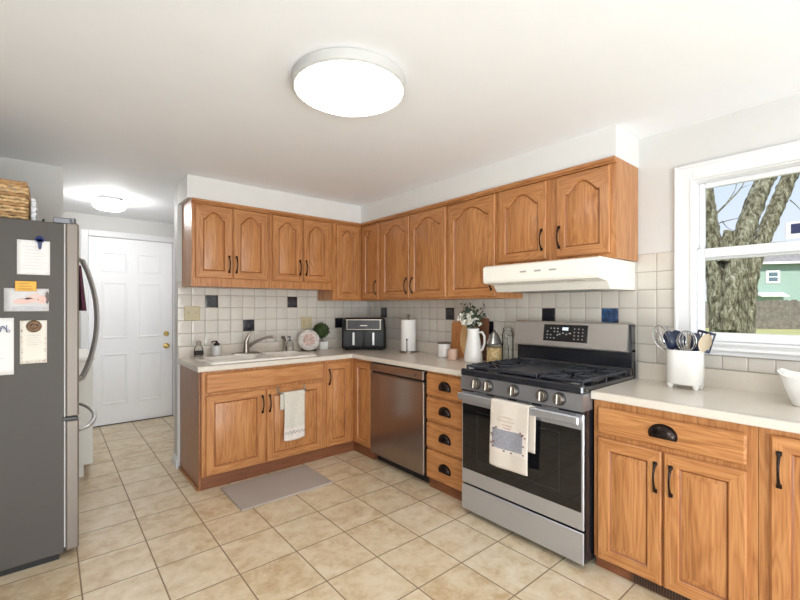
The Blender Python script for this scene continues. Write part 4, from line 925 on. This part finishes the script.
uten('serving_spoon', 'navy serving spoon low at the left between ladle and large whisk', -.02, -.02, -.072, -.035, .315, lambda m: spoon(m, .026, .085, .015), (NAVY, NAVY))
uten('wire_whisk', 'small round wire whisk in the middle of the crock', .005, -.02, .02, -.04, .285, lambda m: whisk(m, .034, .085), (WIRE, WIRE))
uten('wooden_spoon', 'pale wooden spoon at the back middle of the crock', .0, .025, .010, .03, .315, lambda m: spoon(m, .022, .07, .006), (TAN, TAN))
uten('slotted_turner', 'navy slotted turner leaning right out of the crock', .03, .01, .105, .02, .345, lambda m: slot(m, .030, .085), (NAVY, NAVY))
uten('spatula', 'dark navy spatula standing upright right of the small whisk', .02, .0, .052, .0, .30, lambda m: m.cbox(-.014, -.003, 0, .014, .003, .075, .003), (NAVY, NAVY))
uten('wooden_spoon', 'pale tan spoon leaning furthest right out of the crock', .03, -.02, .108, -.03, .285, lambda m: spoon(m, .022, .08, .006), (TAN, TAN))
r = thing('serving_bowl', 'white square bowl with curled rim at the right end of the counter', 'bowl', (-.225, -3.635, CT+.0005), RNG_RZ)
def sq(h, z, lift=0):
    n = 32; out = []
    for i in range(n):
        a = 2*PI*i/n; c, s = math.cos(a), math.sin(a); k = (abs(c)**4+abs(s)**4)**-.25; out.append((h*k*c, h*k*s*.85, z+lift*(max(0, abs(c)*k)**6)))
    return out
m = MB(); m.rings([sq(.075, 0), sq(.08, .006), sq(.11, .08, .01), sq(.122, .122, .020), sq(.127, .128, .024), sq(.122, .131, .022), sq(.105, .085, .01), sq(.07, .022)], True, True, True); m.build('bowl_body', PORC, r, ang=60)
m = MB(); m.rings([sq(.100, .085), sq(.100, .100), sq(.06, .112)], True, True, True); tg = m.build('bowl_filling', plain('lemon_yellow', S(226, 216, 176), .6, var=.1, scale=30), r)

# framed sign on the meeting rail
p0 = Vector((.022, -3.500, 1.680))
r = thing('window_sign', 'small white framed navy sign resting on the window meeting rail', 'sign', p0, RNG_RZ)
m = MB(); m.cbox(0, -.008, 0, .20, .008, .085, .003); m.build('frame', WHITE, r)
m = MB(); m.cbox(.021, -.0095, .024, .18, -.0075, .072, .001); m.build('sign_face', plain('sign_navy', S(38, 50, 88), .4), r)

# ================================================================== OUTSIDE
GZ = -.02
b = MB(); b.grid(lambda u, v: (.16+90*u, 70-140*v, GZ-.03*math.sin(u*9)*math.sin(v*13)), 30, 40); struct(b.build('ground', plain('winter_grass', S(168, 166, 112), .95, var=.25, scale=.9, bump=.5, bscale=30)))
BARK = bark_mat()
def bark_tube(m, pts, r, n=18, amp=.06):
    m2 = MB(); m2.tube(pts, r, n, caps=True); 
    m.add([(p[0]*1, p[1]*1, p[2]) for p in m2.v], m2.f)
def px_path(l, d0): return [at_depth(u, v, d) for u, v, d in l]
def smooth(pts, k=4):
    out = []; n = len(pts)
    for i in range(n-1):
        p0, p1, p2, p3 = pts[max(i-1, 0)], pts[i], pts[i+1], pts[min(i+2, n-1)]
        for j in range(k):
            t = j/k; out.append(.5*((2*p1)+(p2-p0)*t+(2*p0-5*p1+4*p2-p3)*t*t+(3*p1-p0-3*p2+p3)*t**3))
    out.append(pts[-1]); return out
def lin(a, n): return [a[0]+(a[-1]-a[0])*i/(n-1) for i in range(n)]
def smr(a, n):
    m_ = len(a)-1; return [a[min(int(i/(n-1)*m_), m_-1)]*(1-(i/(n-1)*m_-min(int(i/(n-1)*m_), m_-1)))+a[min(int(i/(n-1)*m_), m_-1)+1]*(i/(n-1)*m_-min(int(i/(n-1)*m_), m_-1)) for i in range(n)]
tr = thing('yard_tree', 'large grey-barked tree with several trunks just outside the window', 'tree', at_depth(728, 395, 6.6))
D = 6.6; px = D/FPX
def limb(name, l, rad, nm=20):
    pts = smooth([at_depth(u, v, d)-tr.location for u, v, d in l], 6); rr = smr([q*px*.76 for q in rad], len(pts)); m = MB(); m.tube(pts, rr, nm, caps=True)
    o = m.build(name, BARK, tr, ang=80)
    tx = bpy.data.textures.get('barktex') or bpy.data.textures.new('barktex', 'CLOUDS'); tx.noise_scale = .09
    sb = o.modifiers.new('sub', 'SUBSURF'); sb.levels = 2; sb.render_levels = 2; sb.subdivision_type = 'SIMPLE'
    dm = o.modifiers.new('bark', 'DISPLACE'); dm.texture = tx; dm.strength = .05; dm.mid_level = .5; return o
limb('trunk', [(729, 415, D), (729, 370, D), (730, 338, D), (728, 300, D), (729, 262, D), (732, 240, D)], [34, 27, 22, 20, 21, 14])
limb('limb', [(722, 345, D-.2), (719, 300, D-.15), (713, 250, D), (706, 205, D), (702, 160, D+.1), (700, 100, D+.2)], [12, 12, 11, 10, 9, 8])
limb('limb', [(728, 330, D-.3), (733, 285, D-.3), (741, 245, D-.2), (756, 200, D), (774, 160, D+.1), (800, 105, D+.3)], [13, 12, 11, 11, 10.5, 9])
limb('limb', [(742, 338, D-.1), (745, 300, D), (753, 262, D), (770, 222, D+.1), (788, 180, D+.2), (815, 120, D+.4)], [13, 12, 9.5, 9, 9, 8])
limb('stub', [(724, 262, D-.2), (727, 244, D-.2), (730, 232, D-.2)], [8, 8, 7])
m = MB()
def twig(l, r): m.tube(smooth([at_depth(u, v, d)-tr.location for u, v, d in l], 5), [r*(1-.7*i/(len(l)*5-5)) for i in range((len(l)-1)*5+1)], 6)
twig([(714, 216, D), (726, 204, D+.2), (741, 188, D+.5), (748, 172, D+.7)], .018); twig([(726, 204, D+.2), (735, 190, D+.4), (737, 178, D+.5)], .010); twig([(716, 224, D), (730, 220, D+.3), (745, 217, D+.5)], .010); twig([(722, 221, D), (728, 228, D+.2), (738, 232, D+.3)], .007); twig([(790, 200, D), (797, 206, D+.2), (806, 216, D+.4)], .009); twig([(741, 188, D+.5), (752, 184, D+.7)], .006)
m.build('twigs', BARK, tr)
# fence
FD = 27.0
fr_ = thing('wooden_fence', 'weathered grey board fence across the yard behind the tree', 'fence', at_depth(770, 325, FD))
a0 = at_depth(690, 325, FD); a1 = at_depth(880, 325, FD-3); a0.z = a1.z = GZ-.05; dv = (a1-a0); L = dv.length; dv.normalize(); nv = Vector((-dv.y, dv.x, 0))
m = MB(); random.seed(3); nb = int(L/.15)
for i in range(nb):
    p = a0+dv*(i*.15)-fr_.location; h = 1.80+random.uniform(-.06, .06); q = p+dv*.138
    m.add([p, q, q+nv*.02, p+nv*.02]+[x+Vector((0, 0, h)) for x in (p, q, q+nv*.02, p+nv*.02)], [(0, 1, 2, 3), (4, 5, 6, 7), (0, 1, 5, 4), (1, 2, 6, 5), (2, 3, 7, 6), (3, 0, 4, 7)])
m.build('board_panel', plain('fence_grey', S(116, 110, 102), .95, var=.3, scale=5), fr_)
# house
HD = 34.0
h0 = at_depth(752, 300, HD); h1 = at_depth(915, 300, HD-3); h0.z = h1.z = GZ; dv = (h1-h0); L = dv.length; dv.normalize()
ang_ = math.atan2(dv.y, dv.x)
hs = thing('house', 'pale green sided house with grey roof beyond the fence', 'house', h0, ang_)
SID = plain('green_siding', S(150, 174, 164), .8, var=.04)
EV = 1.348+34*(306.7-264)/FPX
m = MB(); 
for k in range(int(EV/.16)+1):
    z = k*.16; m.rings([[(0, .02, z), (0, 0, z), (0, .02, min(z+.16, EV)), (0, 7, min(z+.16, EV)), (0, 7, z)], [(L, .02, z), (L, 0, z), (L, .02, min(z+.16, EV)), (L, 7, min(z+.16, EV)), (L, 7, z)]], True, True, True)
m.build('wall_siding', SID, hs)
m = MB(); m.rings([[(x, -.45, EV-.02), (x, -.45, EV+.10), (x, 3.5, EV+2.2), (x, 7.4, EV+.1), (x, 7.4, EV-.02)] for x in (-.3, L+.3)], True, True, True); m.build('roof', plain('shingle', S(134, 130, 130), .9, var=.25, scale=4), hs)
m = MB(); m.cbox(-.32, -.52, EV-.06, L+.3, -.44, EV+.12, .01); m.build('gutter', WHITE, hs)
def hloc(u, v, d):
    p = at_depth(u, v, d)-h0; return p.dot(dv), p.z
wx0, wz1 = hloc(766, 270.5, HD-.3); wx1, wz0 = hloc(778, 283.5, HD-.3)
m = MB(); m.cbox(wx0, -.05, wz0, wx1, .0, wz1, .01); wf = m.build('window', WHITE, hs)
m = MB(); q = (wx1-wx0)*.18; zm = (wz0+wz1)/2; m.box(wx0+q, -.06, wz0+q, wx1-q, -.045, zm-.04); m.box(wx0+q, -.06, zm+.04, wx1-q, -.045, wz1-q); m.build('pane', plain('dark_pane', S(96, 116, 130), .15), wf)
ax0, az = hloc(762, 296, HD-1); ax1, _ = hloc(786, 296, HD-1)
m = MB(); m.rings([[(x, -.9, az-.05), (x, -.9, az+.02), (x, 0, az+.30), (x, 0, az+.1)] for x in (ax0, ax1)], True, True, True); m.build('awning', WHITE, hs)
p = at_depth(792, 337, 9.5); m = MB(); m.ball((0, 0, 0), .5, 20, 10, sc=(.9, 1.1, .62)); o = m.build('garden_boulder', plain('boulder', S(104, 106, 108), .8, var=.2, scale=5)); o.location = (p.x, p.y, GZ+.22); tag(o, 'dark grey rounded mound on the lawn outside the window', 'boulder')
